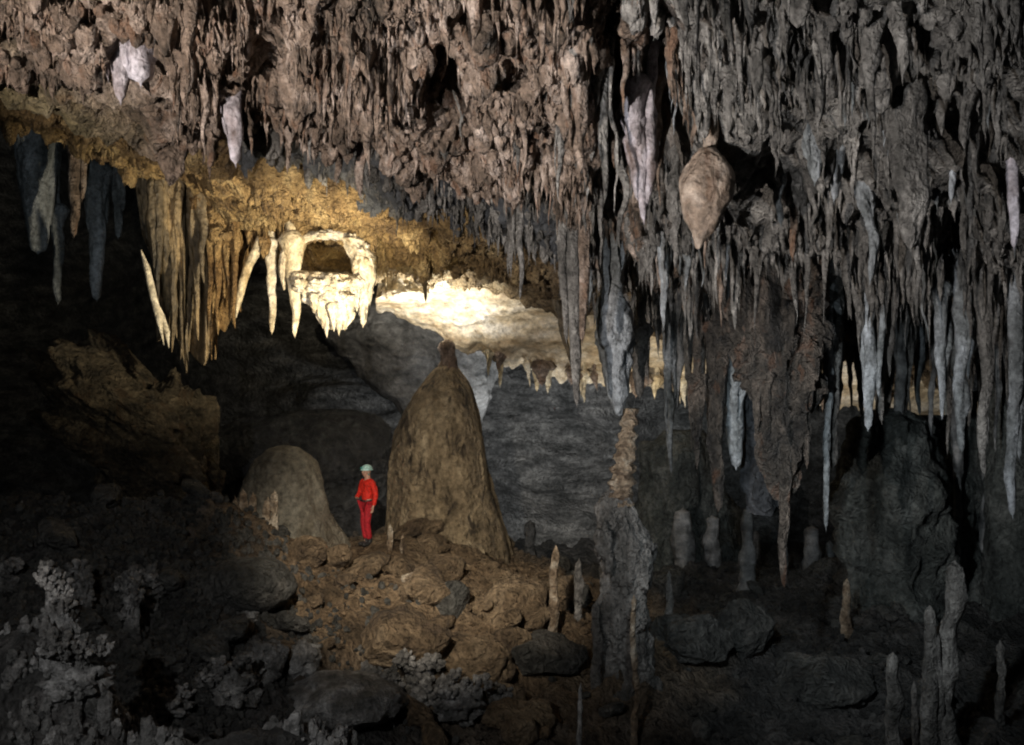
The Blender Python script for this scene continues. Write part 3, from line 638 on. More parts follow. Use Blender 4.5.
# ------------------------------------------------------------------ masses behind
def bigblob(name, m, label, cat, rows, Y, depth=1.0, amp=.2, s=1.0, zs=.5, seed=0., segs=60, rings=90, rdg=0., **k):
    mb = MB(); blob(mb, rows, Y, depth, segs, rings, amp, s, zs, seed, rdg=rdg)
    yy = Y[1] if isinstance(Y, tuple) else Y
    return tag(mb.build(name, m, loc=tuple(P((rows[-1][1]+rows[-1][2])/2, rows[-1][0], yy))), label, cat, kind='thing' if 'column' in name else None)

giant = bigblob('stalagmite', M['mite'], 'giant tan conical stalagmite with dark blotches to the right of the person', 'stalagmite',
        [(364, 442, 454), (370, 434, 460), (380, 425, 467), (394, 413, 474), (412, 402, 479), (434, 394, 484), (460, 390, 489), (488, 389, 495), (512, 388, 502), (536, 387, 509), (560, 384, 515), (600, 382, 521)],
        22.5, .85, .09, 1.2, .3, 3., 140, 240, .35)
mb = MB()
blob(mb, [(339, 447, 449), (342, 441, 453), (347, 438, 456), (354, 440, 456), (362, 441, 457), (372, 438, 460)], 22.5, .9, 30, 40, .04, 4, .6, 31.0, rdg=.8)
mb.build('tip_knob', M['near'], giant, loc=tuple(P(448, 341, 22.5)))
bigblob('stalagmite', M['olive'], 'rounded olive grey stalagmite dome left of the person, sloping down to the right', 'stalagmite',
        [(445, 281, 287), (448, 270, 299), (454, 261, 309), (463, 252, 317), (478, 246, 323), (495, 240, 328), (515, 240, 334), (535, 242, 344), (555, 245, 352), (590, 245, 356)], 21.5, .7, .1, 1.4, .4, 4., rdg=.25)
mb = MB()
for k, (px, py, a, b, q_, an) in enumerate(((112, 395, 78, 26, 1, 38), (118, 428, 88, 24, 2, 34), (100, 440, 66, 20, 3, 30), (140, 455, 78, 26, 4, 36), (150, 480, 66, 26, 5, 30), (165, 440, 44, 60, 6, 8), (168, 490, 40, 34, 7, 10), (120, 370, 50, 20, 8, 44), (180, 505, 44, 60, 9, 12), (142, 505, 60, 44, 10, 22), (100, 412, 90, 24, 11, 36), (184, 468, 34, 70, 12, 6))):
    t_ = MB(); rock(t_, (0, 0, 0), (a/F*19.5, .9, b/F*19.5), q_*2.7, .22, 40, 1.6, 1); v = t_.v[0]; c_, s_ = math.cos(math.radians(an)), math.sin(math.radians(an))
    v = v+(np.array([0, 0, 1])*(ridge(v*np.array([.4, .6, 3.2]), 2, 1.6, 5)[:, None]-.5)*.07)
    mb.add(np.stack([v[:, 0]*c_+v[:, 2]*s_, v[:, 1], -v[:, 0]*s_+v[:, 2]*c_], -1)+P(px, py, 19.5+.15*k), t_.f[0])
tag(mb.build('leaning_slab', M['slab'], loc=tuple(P(130, 505, 19.5))), 'broad brown striated rock slab leaning down to the right in the dark at the left', 'rock slab')
bigblob('hollow_shade_lobe', M['dome'], 'added black lobe standing in for the shade of the hollow behind the reddish strands and the rock pillar', 'added shade lobe',  # added lobe, coloured dark to give the hollow its shade
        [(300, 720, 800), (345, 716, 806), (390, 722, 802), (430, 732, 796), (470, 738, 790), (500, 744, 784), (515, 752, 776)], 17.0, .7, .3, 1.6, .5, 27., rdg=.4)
bigblob('rock_dome', M['dome'], 'dim slate coloured rock dome behind the person and the rounded stalagmite', 'rock dome',
        [(409, 325, 352), (413, 290, 370), (418, 250, 380), (428, 215, 390), (445, 200, 396), (480, 195, 398), (520, 190, 400), (570, 190, 400)], 26.5, .6, .3, .8, .6, 6.)
bigblob('rock_buttress', M['back'], 'dark grey rock buttress bulging out above and behind the person', 'rock buttress',
        [(285, 380, 520), (310, 350, 520), (335, 325, 515), (360, 350, 505), (385, 378, 500), (405, 396, 490), (425, 410, 480)], 28, .55, .35, .8, .5, 7.)
bigblob('flowstone_boulder', M['bulge'], 'rounded dark green grey flowstone mass low at the right with a hollow', 'flowstone mass',
        [(408, 885, 900), (414, 868, 915), (424, 852, 930), (442, 842, 940), (468, 836, 946), (500, 834, 950), (535, 842, 946), (570, 850, 940), (620, 846, 950), (690, 838, 965)], 20.5, .8, .34, 1.5, .7, 8., rdg=.35)
bigblob('flowstone_column', M['bulge'], 'dim bluish column at the right behind the long stalactites', 'column',
        [(415, 925, 975), (450, 922, 985), (490, 925, 990), (530, 930, 988), (580, 920, 1000), (680, 905, 1020)], 22, .7, .25, 1.2, .3, 9., rdg=.5)
bigblob('flowstone_column', M['bulge'], 'dim bluish column at the very right edge of the picture', 'column',
        [(380, 990, 1060), (450, 995, 1055), (530, 990, 1060), (600, 985, 1070), (720, 970, 1095)], 21, .7, .25, 1.2, .3, 19., rdg=.5)

for k in range(34):
    px = 665+(1020-665)*(k+rnd.random())/34; Yk = rnd.uniform(19.5, 24.5)
    ss = np.linspace(4.5, 7.9, 60); sk = float(ss[np.argmin(np.abs(ceil_base(px, ss)[:, 0]-Yk))]); pc = ceil_pt(px, sk)[0]; a = 372.5-pc[2]/pc[1]*F
    stalactite(px, a-4, rnd.uniform(400, 478), rnd.uniform(6, 14), M[('cool', 'back', 'grey')[k % 3]], 'dim thin stalactite hanging far back in the gloom at the lower right', group='dim stalactites far back at the lower right', Y=float(pc[1]), sat=rnd.choice([1, 2, 3]), pw=rnd.uniform(.4, .9), rough=.4, lean=.03, dpx=rnd.uniform(-4, 4))
for k in range(5):
    px = 950+k*17+rnd.uniform(-6, 6); Yk = rnd.uniform(20.5, 23); w_ = rnd.uniform(5, 10); top_ = rnd.uniform(360, 400)
    mb = MB(); t_ = np.linspace(0, 1, 50); zz_ = 372.5-np.array([1]) ; pyy = top_+(650-top_)*t_
    tube(mb, [P(px+3*math.sin(q*5+k), y, Yk) for q, y in zip(t_, pyy)], (w_*(.45+.9*np.abs(t_-.45)**1.3*1.6)+.5)/F*Yk, 16, k*3.3, .45, 1.3, .5, 1.0, .4)
    tag(mb.build('thin_column', M[('back', 'cool')[k % 2]], loc=tuple(P(px, 650, Yk))), 'slender dim column joining floor and ceiling in the right background', 'column', 'slender columns in the right background', kind='thing')
# banded stalagmite on its trunk
tr = bpy.data.objects.new('banded_stalagmite', None); C.objects.link(tr); tr.location = tuple(P(630, 690, 15.6))
tag(tr, 'slim knobbly banded stalagmite with buff rings standing on a wide grey trunk', 'stalagmite')
mb = MB()
rows = []
for i in range(26):
    u = i/25; y = 408+98*u; c = 631-12*u; w = (7+6*u)*(1+.22*math.sin(i*2.1)+.12*math.sin(i*4.7+1))
    rows.append((y, c-w, c+w))
blob(mb, rows, 15.6, 1.0, 36, 130, .04, 6, 1.5, 12.)
mb.build('spire', M['totem'], tr, loc=tuple(P(620, 505, 15.6)))
mb = MB()
blob(mb, [(484, 612, 628), (505, 600, 634), (525, 599, 642), (545, 602, 651), (575, 604, 650), (605, 600, 645), (635, 597, 646), (665, 598, 652), (690, 590, 660), (725, 580, 675)], 15.6, .9, 80, 190, .16, 3.2, .5, 13., rdg=.2)
for k in range(9):
    x = 603+rnd.random()*42; y_ = 520+rnd.random()*110
    rock(mb, P(x, y_, 15.35), (rnd.uniform(5, 10)/F*15, .14, rnd.uniform(8, 20)/F*15), k+20., .5, 16, 1.6)
mb.build('trunk', M['grey'], tr, loc=tuple(P(630, 700, 15.6)))

# standing stalagmites
def stalagmite(px, pt, pb, w, Y, m, label, seed, lean=0.04, group=None, dpx=0, pw=.3, sat=0, cat='stalagmite'):
    mb = MB(); base = P(px, pb, Y); base[2] -= .15
    fz_ = float(floor_z(base[0], base[1]))-.1
    if base[2] > fz_: base[2] = fz_
    cone(mb, base, P(px+dpx, pt, Y), w/2/F*Y, segs=16, seed=seed, lean=lean, pw=pw, flare=.5, rough=.3, nipple=.35, lumps=.3)
    for k in range(sat):
        o = rnd.uniform(-1, 1)*w
        cone(mb, base+np.array([o/F*Y, rnd.uniform(-.1, .1), 0]), P(px+o*.8, pt+(pb-pt)*rnd.uniform(.3, .7), Y), w*.35/F*Y, seed=seed+k+1, pw=pw, nipple=.35, flare=.5)
    return tag(mb.build('stalagmite', m, loc=tuple(base)), label, cat, group)
ST = [
 (390, 524, 556, 7, 20.8, 'totem', 'short pale pointed stalagmite right by the foot of the giant one', 1),
 (403, 533, 565, 6, 20.4, 'totem', 'small whitish stalagmite, second to the right of the person', 2),
 (553, 545, 640, 11, 16.5, 'totem', 'tall thin brownish stalagmite leaning right in the dark middle', 3, dict(dpx=3)),
 (579, 558, 632, 10, 17, 'grey', 'straight grey stalagmite between the leaning one and the trunk', 4),
 (597, 600, 664, 11, 15.2, 'grey', 'short grey stalagmite touching the left side of the wide trunk', 5),
 (581, 682, 720, 6, 11, 'coral', 'little white stalagmite at the bottom edge below the wide trunk', 6),
 (634, 594, 634, 7, 14.4, 'totem', 'thin pale stalagmite before the right side of the wide trunk', 7),
 (669, 570, 600, 8, 18, 'grey', 'small grey stalagmite right of the wide trunk', 8),
 (847, 578, 628, 9, 19, 'totem', 'thin buff stalagmite in the gloom below the flowstone mass', 9),
 (893, 652, 706, 22, 14, 'grey', 'blunt conical grey stalagmite at the bottom right', 10, dict(pw=.6)),
 (941, 560, 700, 26, 14.5, 'grey', 'tall lumpy leaning stalagmite at the bottom right', 11, dict(dpx=14, pw=.45, sat=2)),
 (914, 680, 730, 8, 13, 'grey', 'slender stalagmite between the two big ones at the bottom right', 12),
 (1000, 640, 690, 9, 15, 'grey', 'dim stalagmite near the bottom right corner', 13),
 (683, 508, 575, 20, 24, 'back', 'blunt blue grey stalagmite at the foot of the far wall', 14, dict(pw=.2)),
 (712, 515, 575, 16, 24, 'back', 'dim stubby stalagmite right of the blunt blue grey one', 15, dict(pw=.2)),
 (748, 506, 578, 14, 22, 'back', 'pale stalagmite below the black hollow', 16, dict(pw=.2)),
 (812, 525, 590, 18, 24, 'back', 'dim thick stalagmite left of the green grey flowstone mass', 17, dict(pw=.2)),
 (530, 520, 590, 16, 25, 'dome', 'dark stalagmite right of the giant one in the deep shade', 18, dict(pw=.3)),
 (22, 500, 530, 10, 16, 'coral', 'small pale stalagmite on the dark ridge at the far left', 19),
 (196, 497, 516, 8, 18, 'coral', 'tiny pale stalagmite on the ridge crest beside the leaning slab', 20),
]
for t in ST:
    ex = t[8] if len(t) > 8 else {}
    stalagmite(t[0], t[1], t[2], t[3], t[4], M[t[5]], t[6], float(t[7]*3), **ex)
bigblob('flowstone_bulge', M['bulge'], 'low rounded grey flowstone bulge between the banded stalagmite and the rock pillar', 'flowstone mass',
        [(430, 665, 700), (445, 650, 715), (470, 645, 724), (500, 642, 730), (540, 640, 735), (600, 636, 740)], 25.5, .7, .35, 1.2, .4, 37., rdg=.4)
for k in range(14):   # dim row at the foot of the far wall
    px = 640+k*28+rnd.uniform(-8, 8)
    stalagmite(px, 520+rnd.uniform(-8, 22), 590, rnd.uniform(7, 14), 26, M['cool'], 'dim slim stalagmite in the row along the foot of the far right wall', k+70., group='stalagmites along the foot of the far wall', pw=.2)
for k, (px, pt) in enumerate(((238, 492), (246, 484), (256, 488), (266, 492), (273, 486))):
    stalagmite(px, pt+4, 512, 9, 17.6, M['totem'], 'small buff stalagmite in the cluster before the rounded dome', k+90., group='cluster of small buff stalagmites before the dome', dpx=-3 if k < 3 else 2)

# ------------------------------------------------------------------ rocks
def boulder(px, py, w, h, Y, m, label, seed, facet=1, amp=.15, cat='boulder', name='boulder', n=40):
    Y = ground_Y(px, py+h*.36, default=Y)
    c = P(px, py, Y); r = (w/2/F*Y, w/2/F*Y*.8, h/2/F*Y)
    mb = MB(); rock(mb, c, r, seed, amp, n, 1.0, facet)
    return tag(mb.build(name, m, loc=tuple(c-np.array([0, 0, r[2]]))), label, cat)
BO = [
 (250, 584, 92, 56, 14, 'dark', 'smooth grey green boulder lying on the dark left slope', 1, 0, .1),
 (481, 664, 66, 54, 13, 'mud', 'rounded ochre brown boulder at the bottom, left of the trunk', 2, 0, .2),
 (412, 578, 20, 12, 18.5, 'totem', 'small flat topped buff rock on the brown slope', 3, 1, .1),
 (500, 545, 26, 18, 21, 'mite', 'tan block at the right foot of the giant stalagmite', 4, 1, .1),
 (470, 552, 26, 20, 21, 'mite', 'yellowish block at the middle foot of the giant stalagmite', 5, 1, .1),
 (425, 592, 46, 26, 17.5, 'mud', 'dark brown block under the small flat topped rock', 6, 1, .1),
 (310, 552, 34, 34, 18, 'mud', 'ochre block below the rounded stalagmite dome', 7, 1, .2),
 (450, 600, 40, 34, 16.5, 'dark', 'dark grey block in the middle of the slope', 8, 1, .1),
 (400, 640, 90, 50, 15, 'mud', 'broad brown block at the foot of the brown slope', 9, 1, .1),
 (520, 600, 60, 40, 17.5, 'mud', 'dark brown block right of the brown slope', 10, 1, .15),
 (265, 662, 44, 44, 9.3, 'coral', 'ring shaped grey knobby boulder in the lower left foreground', 11, 0, .35),
 (303, 660, 34, 34, 9.6, 'coral', 'grey knobby boulder right beside the ring shaped one', 12, 0, .4),
 (690, 640, 70, 50, 15, 'dark', 'dim boulder right of the wide trunk', 13, 1, .2),
 (745, 630, 50, 60, 16, 'dark', 'tall dim boulder further right of the wide trunk', 14, 1, .2),
 (345, 700, 120, 50, 8.7, 'coral', 'wide pale grey rough boulder at the bottom edge of the picture', 15, 0, .2),
 (820, 680, 90, 50, 14, 'dark', 'low dark boulder at the bottom right', 16, 1, .2),
 (545, 655, 70, 40, 14, 'dark', 'dark boulder just left of the trunk foot', 17, 1, .2),
]
for b in BO: boulder(*b[:5], M[b[5]], b[6], b[7]*1.7, b[8], b[9])

protos = []
for k in range(5):
    mb = MB(); rock(mb, (0, 0, 0), (1, .85, .65), 50+k*3.1, .14, 14, 1.0, 1)
    for mm in ('mud', 'dark'):
        me = mb.build('rubble_rock', M[mm]); protos.append((mm, me.data)); bpy.data.objects.remove(me)
def rubble(n, xr, yr, rs, mm, label, grp):
    ms = [d for a, d in protos if a == mm]
    for k in range(n):
        x = rnd.uniform(*xr); y = rnd.uniform(*yr); r = rs[0]+(rs[1]-rs[0])*rnd.random()**2.2
        if y > 17.5 and abs(x/y+.148) < .035: continue
        o = bpy.data.objects.new('rubble_rock', rnd.choice(ms)); C.objects.link(o)
        o.location = (x, y, float(floor_z(x, y))+r*.42); o.scale = (r, r*rnd.uniform(.7, 1), r*rnd.uniform(.6, 1))
        o.rotation_euler = (rnd.uniform(-.5, .5), rnd.uniform(-.5, .5), rnd.uniform(0, 6.28))
        tag(o, label, 'rock', grp)
rubble(150, (-4.0, 1.4), (13.5, 21.4), (.07, .5), 'mud', 'brown rubble rock on the slope below the person', 'rubble rocks on the brown slope')
rubble(70, (-9, -3.2), (11, 18), (.08, .4), 'dark', 'dark rubble rock on the shadowed left slope', 'rubble rocks on the left slope')
rubble(60, (.8, 9), (14, 24), (.1, .5), 'dark', 'dark rubble rock on the low floor at the right', 'rubble rocks on the right floor')
mb = MB()
RT = []
for k in range(30):
    t_ = MB(); rock(t_, (0, 0, 0), (1, 1, 1), k*1.7, .25, 6, 1.0, 1); RT.append((t_.v[0], t_.f[0]))
for k in range(4500):
    x = rnd.uniform(-9, 8); y = rnd.uniform(9.5, 24); r = rnd.uniform(.02, .08)
    v, f = rnd.choice(RT); mb.add(v*np.array([r, r, r*.8])+np.array([x, y, float(floor_z(x, y))+r*.3]), f)
tag(mb.build('gravel', M['floor'], smooth=False), 'loose gravel strewn over the cave floor', 'gravel', kind='stuff')

# cave coral
def coral(px, py, w, h, Y, n, label, seed, size=(.018, .05), grow=None, m='coral'):
    r = random.Random(seed); mb = MB(); Y = ground_Y(px, min(py+h*.36, 742), default=Y); c = P(px, py, Y)
    hw = w/2/F*Y; hh = h/2/F*Y
    rock(mb, c-np.array([0, 0, hh*.35]), (hw*.8, hw*.6, hh*.75), seed*1.1, .45, 30, 1.8)
    subs = [(c+np.array([r.uniform(-.6, .6)*hw, r.uniform(-.4, .3)*hw, r.uniform(-.5, .8)*hh]), r.uniform(.12, .42)) for _ in range(9)]
    for k in range(n):
        a = r.uniform(0, 6.28); u = r.uniform(-.5, 1); q = math.sqrt(max(0, 1-u*u))
        d = np.array([math.cos(a)*q, math.sin(a)*q*.8, u])
        cc_, f_ = subs[k % 9]; root = cc_+d*np.array([hw, hw*.8, hh*.8])*f_
        L = r.uniform(.03, .12)*Y/10; s = r.uniform(.013, .042)*Y/10
        dr = d*.5+np.array([r.gauss(0, .3), r.gauss(0, .3), .7]); dr /= np.linalg.norm(dr)
        p = [root, root+dr*L*.4, root+dr*L*.75, root+dr*L*.92, root+dr*L*1.05]
        tube(mb, p, np.array([.6, .55, 1, .85, .05])*s, 8, r.uniform(0, 50), .3)
    return tag(mb.build('cave_coral', M[m], loc=tuple(c-np.array([0, 0, hh]))), label, 'cave coral')
CO = [
 (60, 610, 46, 90, 10, 120, 'tall branching clump of grey cave coral in the lower left', 1),
 (80, 590, 30, 60, 10.5, 60, 'upright knobbly cave coral finger behind the tall branching clump', 2),
 (75, 670, 90, 70, 9.6, 170, 'wide knobbly cave coral mound below the tall clump at lower left', 3),
 (132, 610, 20, 70, 10, 40, 'thin curved finger of cave coral right of the tall clump', 4),
 (8, 580, 24, 30, 10.5, 40, 'pale cave coral tuft at the left border of the picture', 5),
 (142, 590, 46, 40, 11.5, 70, 'cave coral crest on the dark left slope', 6),
 (230, 680, 60, 60, 9, 110, 'cave coral heap left of the ring shaped boulder at the bottom', 7),
 (250, 618, 18, 18, 10, 20, 'tiny white cave coral knob above the ring shaped boulder', 8),
 (385, 690, 50, 50, 8.8, 120, 'pinkish cave coral heap at the bottom middle', 9),
 (420, 680, 50, 50, 9, 140, 'upright cluster of white tipped cave coral at the bottom middle', 10),
 (460, 698, 60, 44, 8.8, 120, 'cave coral heap under the ochre brown boulder', 11),
 (500, 700, 30, 30, 9, 50, 'small cave coral tuft at the bottom, left of the little white stalagmite', 12),
 (165, 705, 60, 24, 9, 60, 'low pale cave coral strip at the bottom left edge', 13),
]
for c in CO: coral(c[0], c[1], c[2], c[3], c[4], int(c[5]*2.2), c[6], c[7])
mb = MB()                                   # knobbly carpet of the foreground
for k in range(5200):
    x = rnd.uniform(-5.6, .6); y = rnd.uniform(7.6, 12.5)
    if float(perlin(np.array([x*.9, y*.9, 4.0]))) < -.12: continue
    r = rnd.uniform(.015, .05)*(1.8 if rnd.random() < .06 else 1)
    v, f = rnd.choice(LT); mb.add(v*np.array([r, r, r*rnd.uniform(.9, 2.2)])+np.array([x, y, float(floor_z(x, y))+r*.6]), f)
tag(mb.build('knobbly_rubble', M['coral'], smooth=True), 'knobbly grey crust covering the rubble of the near foreground', 'cave popcorn', kind='stuff')
mb = MB()                                   # popcorn carpet on the left slope
for k in range(5200):
    x = rnd.gauss(-5.8, 1.8); y = rnd.gauss(14.2, 1.6)
    if y > 17: continue
    r = rnd.uniform(.02, .065)
    v, f = rnd.choice(RT); mb.add(v*np.array([r, r, r*1.2])+np.array([x, y, float(floor_z(x, y))+r*.5]), f)
tag(mb.build('popcorn_carpet', M['dark'], smooth=True), 'carpet of knobbly cave popcorn on the dim left slope', 'cave popcorn', kind='stuff')

# ------------------------------------------------------------------ the person
mskin = plain('skin', (.55, .33, .24), .5); mred = plain('red_coverall_cloth', (.80, .03, .015), .7); mcrim = plain('crimson_trouser_cloth', (.52, .018, .03), .8)
mhelm = plain('white_helmet_shell', (.50, .80, .76), .3); mboot = plain('black_rubber', (.03, .03, .03), .5); mteal = plain('teal_cord', (.05, .35, .33), .5); meye = plain('dark_eye', (.02, .015, .012), .2)
mlip = plain('lip', (.40, .16, .13), .5); mhair = plain('brown_hair', (.06, .035, .02), .7)
def skin(name, verts, edges, radii, m, parent, root=0, sub=2, join=None):
    me = bpy.data.meshes.new(name); me.from_pydata(verts, edges, []); o = bpy.data.objects.new(name, me); C.objects.link(o)
    md = o.modifiers.new('skin', 'SKIN'); md.use_smooth_shade = True; md.branch_smoothing = .6
    for i, r in enumerate(radii):
        rr = r if isinstance(r, tuple) else (r, r); me.skin_vertices[0].data[i].radius = rr
        me.skin_vertices[0].data[i].use_root = (i == root)
    o.modifiers.new('sub', 'SUBSURF').levels = sub; o.modifiers['sub'].render_levels = sub
    dg = bpy.context.evaluated_depsgraph_get(); e = o.evaluated_get(dg)
    nm = bpy.data.meshes.new_from_object(e); bpy.data.objects.remove(o)
    o = bpy.data.objects.new(name, nm); C.objects.link(o); nm.materials.clear(); nm.materials.append(m)
    for p in nm.polygons: p.use_smooth = True
    if parent: o.parent = parent
    return o
per = bpy.data.objects.new('person', None); C.objects.link(per)
px0, py0 = (367-512)/F*21.5, 21.5
pz0 = float(floor_z(px0, py0)); print('PERSONZ', pz0, [round(float(floor_z(px0*k/21.5, k)), 2) for k in (21, 20, 19, 18, 17, 16)]); per.location = (px0, py0, pz0-.01); per.rotation_euler = (0, 0, math.radians(-48))
tag(per, 'person in a red coverall and pale helmet standing beside the giant stalagmite', 'person')
# local frame: faces -y; x = to the picture's right
J = dict(pel=(0, 0, .95), wai=(0, .01, 1.10), che=(0, .01, 1.30), nek=(0, .02, 1.46), hed=(0, -.005, 1.60),
         hl=(-.085, 0, .90), kl=(-.08, -.03, .50), al=(-.07, .02, .09), tl=(-.09, -.14, .04),
         hr=(.09, 0, .90), kr=(.08, -.06, .50), ar=(.06, .03, .09), tr=(.07, -.13, .04),
         sl=(-.185, .01, 1.42), el=(-.29, .02, 1.14), wl=(-.17, -.17, 1.04), 
         sr=(.185, .01, 1.42), er=(.27, .05, 1.14), wr=(.29, -.03, .90))
names = list(J); V = [J[k] for k in names]; I = {k: i for i, k in enumerate(names)}
E = [(I[a], I[b]) for a, b in (('pel', 'wai'), ('wai', 'che'), ('che', 'nek'), ('nek', 'hed'), ('pel', 'hl'), ('hl', 'kl'), ('kl', 'al'), ('al', 'tl'), ('pel', 'hr'), ('hr', 'kr'), ('kr', 'ar'), ('ar', 'tr'), ('che', 'sl'), ('sl', 'el'), ('el', 'wl'), ('che', 'sr'), ('sr', 'er'), ('er', 'wr'))]
RB = dict(pel=.115, wai=.11, che=.13, nek=.055, hed=.085, hl=.08, kl=.05, al=.038, tl=.03, hr=.08, kr=.05, ar=.038, tr=.03, sl=.055, el=.04, wl=.026, sr=.055, er=.04, wr=.026)
def hand(base, dr, side, VV, EE, RRr, root):
    base = np.array(base); dr = np.array(dr, float); dr /= np.linalg.norm(dr)
    across = np.array([1.0, 0, 0])-dr*dr[0]; across /= np.linalg.norm(across); pal = np.cross(dr, across)
    pm = len(VV); VV.append(tuple(base+dr*.05)); RRr.append((.036, .018)); EE.append((root, pm))
    for q in range(4):
        st = base+dr*.09+across*(q-1.5)*.021; ln = (.060, .072, .068, .054)[q]; prev = pm
        for j, (a, c) in enumerate(((0, 0), (.5, .12), (1, .38))):
            VV.append(tuple(st+dr*ln*a+pal*ln*c)); RRr.append((.009, .009)); EE.append((prev, len(VV)-1)); prev = len(VV)-1
    prev = pm
    for a, c in ((.2, .028), (.55, .045), (.9, .05)):
        VV.append(tuple(base+dr*(.02+.06*a)+across*side*c+pal*.01)); RRr.append((.011, .011)); EE.append((prev, len(VV)-1)); prev = len(VV)-1
VV = list(V); EE = list(E); RR = [RB[k] for k in names]
hand(J['wl'], (.75, -.4, .1), 1, VV, EE, RR, I['wl']); hand(J['wr'], (.05, -.25, -1), -1, VV, EE, RR, I['wr'])
body = skin('body', VV, EE, RR, mskin, per, 0, 1)
mb = MB()   # the head over the neck, shaped by rings, joined into the body mesh
def headmesh():
    n = 28; k = 36; ph = np.linspace(.02, math.pi-.02, n); th = np.linspace(0, 2*math.pi, k, endpoint=False)
    d = np.stack([np.sin(ph)[:, None]*np.cos(th), np.sin(ph)[:, None]*np.sin(th), np.repeat(np.cos(ph)[:, None], k, 1)], -1)
    v = d*np.array([.078, .098, .118]); lo = np.clip(-d[..., 2], 0, 1)
    v[..., 0] *= 1-.28*lo; v[..., 1] *= 1-.15*lo
    fr = np.exp(-(d[..., 0]/.16)**2-((d[..., 2]+.12)/.22)**2)*(d[..., 1] < 0); v[..., 1] -= fr*.026
    for sx in (-1, 1):
        ey = np.exp(-((d[..., 0]-sx*.42)/.2)**2-((d[..., 2]-.08)/.13)**2)*(d[..., 1] < 0); v[..., 1] += ey*.012
    ch = np.exp(-(d[..., 0]/.3)**2-((d[..., 2]+.85)/.2)**2)*(d[..., 1] < 0.3); v[..., 1] -= ch*.02
    return v.reshape(-1, 3)+np.array([0, -.015, 1.62]), gridfaces(n, k)
hv, hf = headmesh()
bm_v = [tuple(v.co) for v in body.data.vertices]; bm_f = [tuple(p.vertices) for p in body.data.polygons]; n0 = len(bm_v)
me = bpy.data.meshes.new('body'); me.from_pydata(bm_v+[tuple(p) for p in hv], [], bm_f+[tuple(int(i)+n0 for i in f) for f in hf]); me.materials.append(mskin)
me.polygons.foreach_set('use_smooth', [True]*len(me.polygons)); body.data = me
def lump(name, c, r, m, parent=per, n=12):
    mb = MB(); rock(mb, c, r, 1.0, 0.0, n); o = mb.build(name, m); o.parent = parent; o.location = (0, 0, 0); return o
for sx in (-1, 1):
    lump('eye', (sx*.031, -.098, 1.63), (.012, .008, .009), meye); lump('ear', (sx*.078, 0, 1.62), (.012, .022, .032), mskin)
lump('mouth', (0, -.104, 1.565), (.022, .008, .008), mlip)
# coverall top and trousers as clothing over the same joints
def sub(keys, add, m, name, rootk, over={}, extra=()):
    ks = [k for k in keys]; vs = [over.get(k, J[k]) for k in ks]; id_ = {k: i for i, k in enumerate(ks)}
    es = [(id_[a], id_[b]) for a, b in [(names[x], names[y]) for x, y in E]+list(extra) if a in id_ and b in id_]
    return skin(name, vs, es, [RB[k]+add.get(k, .022) for k in ks], m, per, id_[rootk], 2)
sub(['pel', 'wai', 'che', 'nek', 'sl', 'el', 'wl', 'sr', 'er', 'wr'], dict(pel=.03, wai=.03, che=.035, nek=.04, wl=.02, wr=.02, el=.026, er=.026, sl=.03, sr=.03), mred, 'coverall_top', 'pel', dict(pel=(0, 0, .93), nek=(0, .02, 1.47)))
sub(['pel', 'hl', 'kl', 'al', 'hr', 'kr', 'ar'], dict(pel=.022, kl=.03, kr=.03, al=.03, ar=.03), mcrim, 'coverall_trousers', 'pel', dict(pel=(0, 0, .96), al=(-.07, .02, .14), ar=(.06, .03, .14)))
for sx, a in ((-.07, -.09), (.06, .07)):
    o = skin('boot', [(sx, .03, .22), (sx, .035, .07), ((sx+a)/2, -.06, .055), (a, -.17, .045)], [(0, 1), (1, 2), (2, 3)], [.062, .058, .052, .042], mboot, per, 0, 2)
mb = MB()
n = 14; k = 32; ph = np.linspace(.02, 1.62, n); th = np.linspace(0, 2*math.pi, k, endpoint=False)
d = np.stack([np.sin(ph)[:, None]*np.cos(th), np.sin(ph)[:, None]*np.sin(th), np.repeat(np.cos(ph)[:, None], k, 1)], -1)
v = d*np.array([.112, .135, .118]); v[-1] *= np.array([1.12, 1.15, 1]); v2 = v[::-1]*.93
mb.add(np.concatenate([v, v2]).reshape(-1, 3)+np.array([0, -.005, 1.665]), gridfaces(2*n, k))
he = mb.build('helmet', mhelm); he.parent = per
hl = lump('headlamp', (0, -.145, 1.715), (.028, .025, .024), mteal, he); st = MB(); st.add(np.concatenate([hv[:0], np.array([(sx*.081, -.01+dy*.012, z) for sx in (-1, 1) for z in (1.66, 1.55) for dy in (-1, 1)])]), np.array([(0, 1, 3, 2), (4, 5, 7, 6)]))
so = st.build('chin_strap', mteal, he); so.location = (0, 0, 0)
bl = MB(); th = np.linspace(0, 2*math.pi, 41); bl_p = [(math.cos(a)*.147, math.sin(a)*.143, 1.0+.005*math.sin(3*a)) for a in th]
tv = np.array([[(x*s_, y*s_, z+dz) for (s_, dz) in ((1, -.02), (1.05, -.02), (1.05, .02), (1, .02))] for x, y, z in bl_p]).reshape(-1, 3)
bl.add(tv, gridfaces(41, 4)); bo = bl.build('belt', mboot); bo.parent = per

# ------------------------------------------------------------------ camera, world, lights
cam = bpy.data.cameras.new('camera'); co = bpy.data.objects.new('camera', cam); C.objects.link(co)
cam.sensor_width = 36; cam.lens = F/1024*36; cam.clip_end = 300; cam.clip_start = .05
co.location = (0, 0, 0); co.rotation_euler = (math.radians(90), 0, 0)
bpy.context.scene.camera = co
w = bpy.data.worlds.new('World'); bpy.context.scene.world = w; w.use_nodes = True
w.node_tree.nodes['Background'].inputs[0].default_value = (.5, .62, .75, 1); w.node_tree.nodes['Background'].inputs[1].default_value = .012

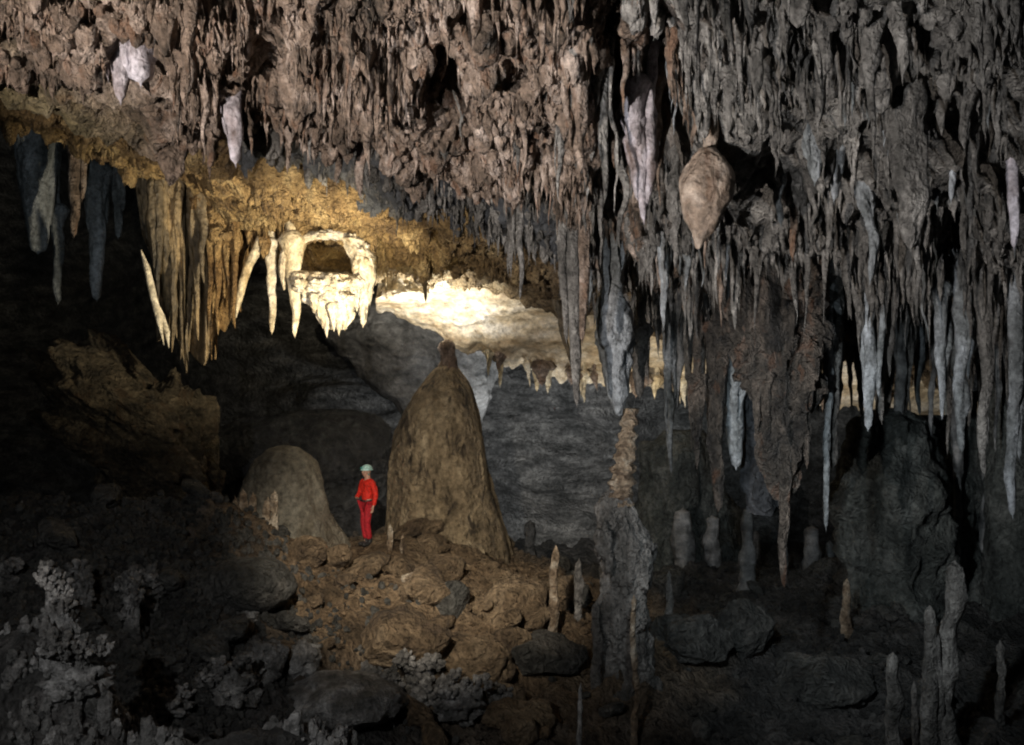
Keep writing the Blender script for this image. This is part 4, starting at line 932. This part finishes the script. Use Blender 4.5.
def spot(name, loc, target, energy, col, size=60, blend=.8, rad=.06):
    l = bpy.data.lights.new(name, 'SPOT'); l.energy = energy; l.color = col; l.spot_size = math.radians(size); l.spot_blend = blend; l.shadow_soft_size = rad
    o = bpy.data.objects.new(name, l); C.objects.link(o); o.location = loc
    o.rotation_euler = (Vector(target)-Vector(loc)).to_track_quat('-Z', 'Y').to_euler()
    return o
# photographer's flash, left of the camera, aimed at the ceiling fringe
spot('camera_flash', (-6.5, 2.0, -1.2), tuple(P(430, 110, 12)), 6800, (1.0, .90, .82), 68, 1.0, .05)
spot('fill_flash', (-5.0, 1.5, -1.5), tuple(P(850, 220, 14)), 3600, (.98, .98, 1.0), 56, 1.0, .05)
spot('floor_fill_light', (-4.0, 2.0, 2.4), tuple(P(290, 640, 12)), 900, (.97, .98, 1.0), 85, 1.0, .06)  # added frontal fill for the dim foreground, an unseen source
spot('deep_fill_light', (1.5, 9.0, -.5), tuple(P(840, 540, 20)), 1000, (.82, .93, 1.0), 66, 1.0, .1)  # cool fill added to lift the gloom at the lower right
# hidden flashes lighting the arch and the shelf, plus an added far fill
spot('hidden_flash', tuple(P(415, 365, 22.6)), tuple(P(425, 285, 23.6)), 800, (1.0, .94, .83), 125, .8, .15)
spot('far_fill_light', tuple(P(850, 470, 24.0)), tuple(P(880, 385, 26)), 160, (1.0, .93, .82), 120, .8, .1)  # unseen fill added for the right end of the shelf
spot('arch_flash', tuple(P(385, 350, 15.2)), tuple(P(262, 220, 18.6)), 1350, (1.0, .86, .62), 100, .8, .08)
# person and slope
spot('person_flash', (-1.8, 8.0, 1.0), tuple(P(430, 560, 18.5)), 5000, (1.0, .88, .72), 42, 1.0, .1)
spot('niche_fill_light', tuple(P(338, 300, 19.4)), tuple(P(326, 258, 21.2)), 45, (1.0, .80, .48), 110, 1.0, .06)  # small amber fill added behind the arch to brighten its interior
spot('shelf_fill_light', tuple(P(640, 440, 23.8)), tuple(P(650, 360, 24.6)), 130, (1.0, .88, .68), 130, .9, .15)  # added fill that carries brightness along the shelf to the right
spot('hall_fill_light', (-4.5, 9.0, -1.0), tuple(P(60, 210, 19.5)), 420, (.85, .95, 1.0), 34, 1.0, .1)  # weak fill added to brighten the stalactites of the left hall
# back wall
spot('wall_flash', tuple(P(545, 505, 24.6)), tuple(P(550, 400, 30)), 1300, (.97, .99, 1), 120, 1.0, .2)

sc = bpy.context.scene
sc.view_settings.view_transform = 'Standard'; sc.view_settings.look = 'None'; sc.view_settings.gamma = 1; sc.view_settings.exposure = 0
sc.render.engine = 'CYCLES'
sc.cycles.max_bounces = 4; sc.cycles.diffuse_bounces = 3; sc.cycles.use_denoising = True
sc.cycles.filter_width = 2.0
